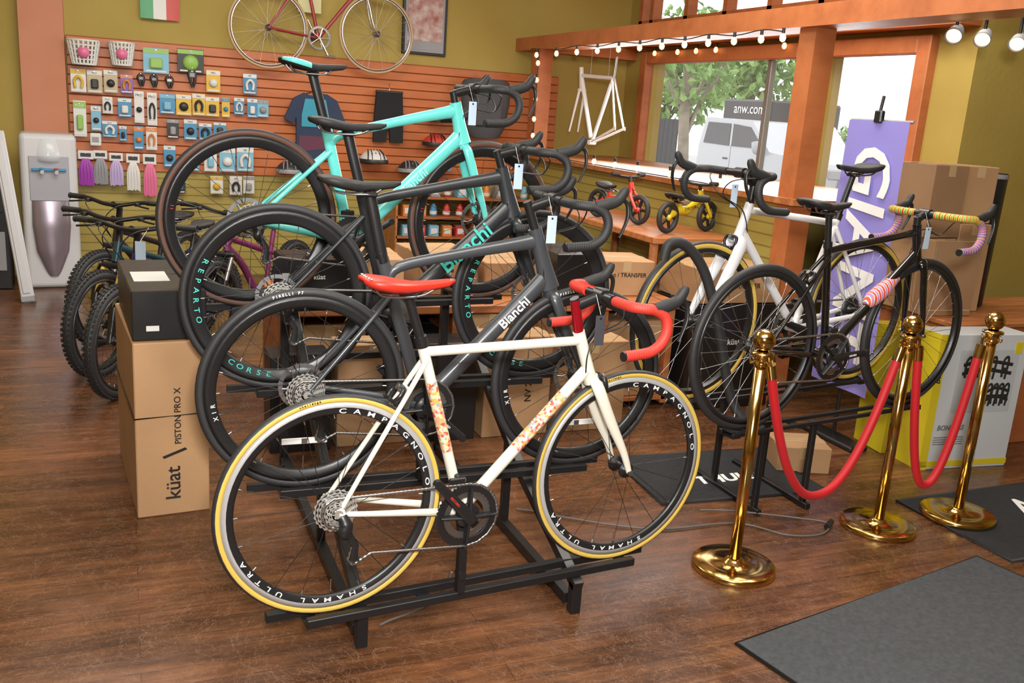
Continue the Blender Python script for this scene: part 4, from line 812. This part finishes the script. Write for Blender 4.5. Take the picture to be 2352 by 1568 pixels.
mb=MB(); mb.box((0,0,.35),(.54,.17,.70),WB,.004); mb.box((-.247,-.0865,.35),(.046,.002,.70),YB); mb.box((0,-.0865,.03),(.54,.002,.03),YB); mb.box((.21,-.0865,.63),(.045,.002,.06),YB,.001); mb.box((-.2705,0,.35),(.002,.17,.70),YB)
mb.box((.04,-.086,.46),(.36,.001,.32),LGY)
mb.text('BONES RS',.036,GRY,at(-.12,-.088,.22)@TXF,.0004,.001,.15); mb.text('Bones',.04,ck,at(-.247,-.0885,.50)@Matrix.Rotation(rad(-90),4,'Y')@TXF,.0004,.001,.2)
for i in range(4): mb.box((-.12,-.0865,.17-.012*i),(.18,.001,.004),GRY)
rackprint(mb,.04,.50,.15,-.0875,.010); rackprint(mb,.13,.36,.07,-.0875,.009); mb.obj('product_box',None,(3.90,3.27,0),rad(-6),label='white and yellow bike-rack carton with grey lettering on the floor',cat='box')
mb=MB(); mb.box((0,0,.33),(.26,.24,.66),YB,.004); mb.box((0,-.121,.35),(.2,.002,.3),WB); mb.text('SARIS',.05,ck,at(0,-.1225,.4)@TXF,.0004,.001); rackprint(mb,0,.28,.08,-.1225); mb.obj('product_box',None,(3.75,3.55,0),rad(-8),label='yellow bike-rack carton behind the white one',cat='box')
carton('cardboard_box',3.99,3.80,.702,.22,.28,.40,CARD,'narrow brown carton standing on the counter',3)
carton('cardboard_box',4.24,3.80,.702,.22,.28,.48,CARD,'tall brown carton standing on the counter',-3)
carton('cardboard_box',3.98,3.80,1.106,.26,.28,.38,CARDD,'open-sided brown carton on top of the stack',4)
carton('cardboard_box',4.25,3.82,1.186,.22,.26,.30,CARD,'small brown carton on top of the stack',-8)
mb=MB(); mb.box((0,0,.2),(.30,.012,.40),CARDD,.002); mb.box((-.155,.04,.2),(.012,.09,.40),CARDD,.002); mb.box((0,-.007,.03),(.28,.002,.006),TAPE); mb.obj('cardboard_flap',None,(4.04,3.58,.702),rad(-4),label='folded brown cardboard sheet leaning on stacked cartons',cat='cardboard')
mb=MB(); mb.rev([(0,0),(.07,0),(.075,.01),(.085,.74),(.08,.75),(0,.75)],BOXB,24); mb.rev([(.0862,.72),(.088,.73),(.0862,.745)],cgr,24); mb.obj('black_bin',None,(4.47,3.83,.702),label='tall narrow black bin beside the stacked cartons',cat='bin')
PUR=mat('purple_banner',(.25,.22,.60),.55)
g=root('banner_stand',(3.47,3.69,0),0,'tall purple fabric banner with large white lettering on a stand','banner')
mb=MB(); vs=[];fs=[]
for j in range(12):
    z=.30+1.38*j/11
    for i in range(7): y=-.21+.42*i/6; vs.append((.006*math.sin(i*1.3+j*.5),y,z))
for j in range(11):
    for i in range(6): fs.append((j*7+i,j*7+i+1,(j+1)*7+i+1,(j+1)*7+i))
mb.add(vs,fs,PUR,True)
Mx=Matrix(((0,0,-1,0),(-1,0,0,0),(0,1,0,0),(0,0,0,1)))
mb.text('GIANT',.36,WHT,at(-.010,0,1.03)@Matrix.Rotation(rad(90),4,'X')@Mx,.0008,.006,.12)
mb.obj('banner_fabric',g)
mb=MB(); mb.cyl((.03,0,0),(.03,0,1.68),.01,BLK,8); mb.box((.03,0,.015),(.12,.40,.03),BLK,.008); mb.cyl((.02,-.21,1.68),(.02,.21,1.68),.008,cgr,8); mb.obj('support_pole',g)
mb=MB(); mb.box((0,0,1.70),(.03,.05,.06),BLK,.006); mb.cyl((0,0,1.72),(.01,0,1.80),.008,BLK,8); mb.obj('clip',g,label='black spring clip')
# ------------------------------------------------------------------ outside
AS=mottled('asphalt',(.32,.32,.32),(.4,.4,.39),.9,4,.2,60)
mb=MB(); mb.box((30,15,-.35),(50.2,70,.1),AS); mb.obj('street_ground',label='pale grey asphalt street outside the shop',cat='ground',kind='stuff')
TG=mat('car_glass',(.03,.035,.04),.08)
def car(x,y,col,lab,sc=1.05):
    g=root('car',(0,0,0),0,lab,'car',M=Matrix.Translation((x,y,-.299))@Matrix.Rotation(rad(90),4,'Z')@Matrix.Scale(sc,4))
    mb=MB(); body=[(-2.42,.45),(-2.48,1.0),(-2.35,1.24),(-.98,1.34),(-.42,1.84),(1.05,1.88),(1.22,1.36),(1.26,.5),(.9,.42),(-2.0,.38)]
    mb.prism(body,1.84,col); mb.box((-1.7,0,1.30),(1.2,1.2,.06),col,.02,M=Matrix.Rotation(rad(-4),4,'Y')@at(0,0,-.06)); mb.box((-2.49,0,.85),(.04,1.3,.35),cgr,.01)
    for yy in (.922,-.922): mb.box((.16,yy,.95),(.012,.006,.9),cgr); mb.box((-.6,yy,.52),(3.2,.01,.05),ck); mb.box((.3,yy,1.15),(.14,.02,.03),ck)
    for yy in (.7,-.7): mb.box((-2.44,yy,1.08),(.12,.34,.16),cgr,.02)
    mb.obj('car_body',g)
    mb=MB()
    for yy in (.925,-.925): mb.prism([(-.80,1.38),(-.38,1.74),(.14,1.78),(.14,1.38)],.012,TG,M=at(0,yy,0)); mb.prism([(.22,1.38),(.22,1.78),(.95,1.79),(1.06,1.40)],.012,TG,M=at(0,yy,0))
    mb.obj('car_window',g)
    for yy in (.925,-.925): mb=MB(); mb.tube(catmull([(-.74,yy,1.32),(-.78,yy*1.12,1.36),(-.78,yy*1.17,1.50)],4),[.04,.09,.07],col,10); mb.obj('wing_mirror',g)
    for xx in (-1.5,.7):
        for yy in (-.82,.82): mb=MB(); P,M_=tire_prof(.40,.24,RUB,RUB); mb.rev(P,M_,28,'Y',True); mb.rev([(0,-.1),(.24,-.12),(.25,.12),(0,.1)],STEEL,16,'Y'); mb.obj('car_wheel',g,(xx,yy,.40))
    return g
car(12.4,15.9,mat('car_white',(.38,.39,.41),.3,coat=.4),'white sport utility vehicle parked outside the window',1.1)
car(15.5,13.4,mat('car_grey',(.14,.15,.16),.3,coat=.5),'dark grey vehicle parked across from the window',.86)
FEN=mat('dark_fence',(.03,.033,.037),.7)
mb=MB(); 
for i in range(22): mb.box((0,-2.6+i*.25,1.0),(.04,.235,2.0),FEN)
mb.box((0.04,0,1.7),(.05,5.4,.1),FEN); mb.obj('fence',None,(15,26.6,-.3),0,label='dark board fence behind the street tree',cat='fence')
mb=MB(); mb.box((0,0,1.45),(2.2,2.0,2.3),BOXB,.05); mb.text('anw.com',.36,WHT,at(-1.11,-.15,2.36)@Matrix.Rotation(-pi/2,4,'Z')@TXF); 
for y in (-.8,.8): mb.cyl((-1.0,y,.35),(-.8,y,.35),.35,RUB,20)
mb.obj('cargo_trailer',None,(15.8,20.3,-.3),0,label='black cargo trailer with white web address lettering',cat='trailer')
LEAF=mottled('leaves',(.12,.25,.06),(.28,.42,.14),.7,6); BARK=mottled('bark',(.2,.17,.13),(.3,.26,.2),.9,8)
def tree(x,y,h,r,n,lab,sz=.22):
    g=root('tree',(x,y,-.299),0,lab,'tree'); mb=MB(); mb.tube(catmull([(0,0,0),(.05,.03,h*.3),(-.04,0,h*.55),(0,0,h*.8)],5),[h*.03,h*.024,h*.02,.04],BARK,12)
    for i in range(8): a=2*pi*i/8; mb.tube(catmull([(0,0,h*(.42+.03*i)),(r*.3*math.cos(a),r*.3*math.sin(a),h*.62),(r*.7*math.cos(a),r*.7*math.sin(a),h*.8)],4),[.04,.03,.012],BARK,6)
    mb.obj('trunk',g); mb=MB()
    for i in range(n):
        a=random.random()*2*pi; e=math.acos(2*random.random()-1); q_=random.random()**.4; c=V((r*q_*math.sin(e)*math.cos(a),r*q_*math.sin(e)*math.sin(a),h*.75+min(r*.8,h*.6)*q_*math.cos(e)))
        Rm=Matrix.Rotation(random.random()*6,4,V((random.random(),random.random(),random.random()+.1)).normalized())
        mb.add([(-sz,0,0),(0,-sz*.5,.03),(sz,0,0),(0,sz*.5,.03)],[(0,1,2,3)],LEAF,False,Matrix.Translation(c)@Rm)
    mb.obj('foliage',g,kind='stuff')
tree(8.1,12.7,3.9,1.0,460,'slim street tree with green foliage outside the window',.10)
tree(26,35.5,5.6,2.4,800,'leafy green tree across the street',.3); tree(19,31,4.6,2.2,700,'leafy green tree across the street',.3)
for x,y in ((24.4,31.0),(26.0,29.2),(27.6,27.4)): tree(x,y,1.9,.95,350,'low rounded green hedge shrub across the street',.16)
# ------------------------------------------------------------------ lights, world, camera
w=bpy.data.worlds.new('world'); SC.world=w; w.use_nodes=True; bg_=w.node_tree.nodes['Background']; bg_.inputs[0].default_value=(.97,.985,1,1); bg_.inputs[1].default_value=2.4
def area(loc,tgt,sx,sy,e,c=(1,1,1)):
    l=bpy.data.lights.new('area_lamp','AREA'); l.shape='RECTANGLE'; l.size=sx; l.size_y=sy; l.energy=e; l.color=c
    o=bpy.data.objects.new('area_lamp',l); SC.collection.objects.link(o); o.location=loc; o.rotation_euler=(V(tgt)-V(loc)).to_track_quat('-Z','Y').to_euler(); return o
area((.5,6.0,3.25),(.5,6.6,0),2.4,2.4,185,(1,.94,.84)); area((1.0,1.6,3.25),(1.2,2.2,0),2.5,2.,155,(1,.95,.87)); area((3.2,4.2,3.25),(3.2,4.4,0),1.5,2.5,130,(1,.94,.84))
area((0.05,-.15,1.95),(1.6,5.0,1.1),.3,.22,150,(1,.98,.95))
area((4.3,6.4,1.75),(0,5.,.6),2.6,.9,40,(.92,.97,1))
cd=bpy.data.cameras.new('camera'); cd.sensor_width=36; cd.lens=36*2126.3/2352; cd.clip_start=.05; cd.clip_end=300
co=bpy.data.objects.new('camera',cd); SC.collection.objects.link(co)
p_,r_,yw=rad(13.93),rad(3.96),rad(23.13)
F=V((math.sin(yw)*math.cos(p_),math.cos(yw)*math.cos(p_),-math.sin(p_))); R0=V((math.cos(yw),-math.sin(yw),0)); U0=R0.cross(F)
Rc=R0*math.cos(r_)+U0*math.sin(r_); Uc=-R0*math.sin(r_)+U0*math.cos(r_)
M=Matrix((Rc,Uc,-F)).transposed().to_4x4(); M.translation=(0,0,1.604); co.matrix_world=M
SC.camera=co
SC.view_settings.view_transform='Standard'; SC.view_settings.look='None'
print('faces',sum(len(o.data.polygons) for o in bpy.data.objects if o.type=='MESH'))
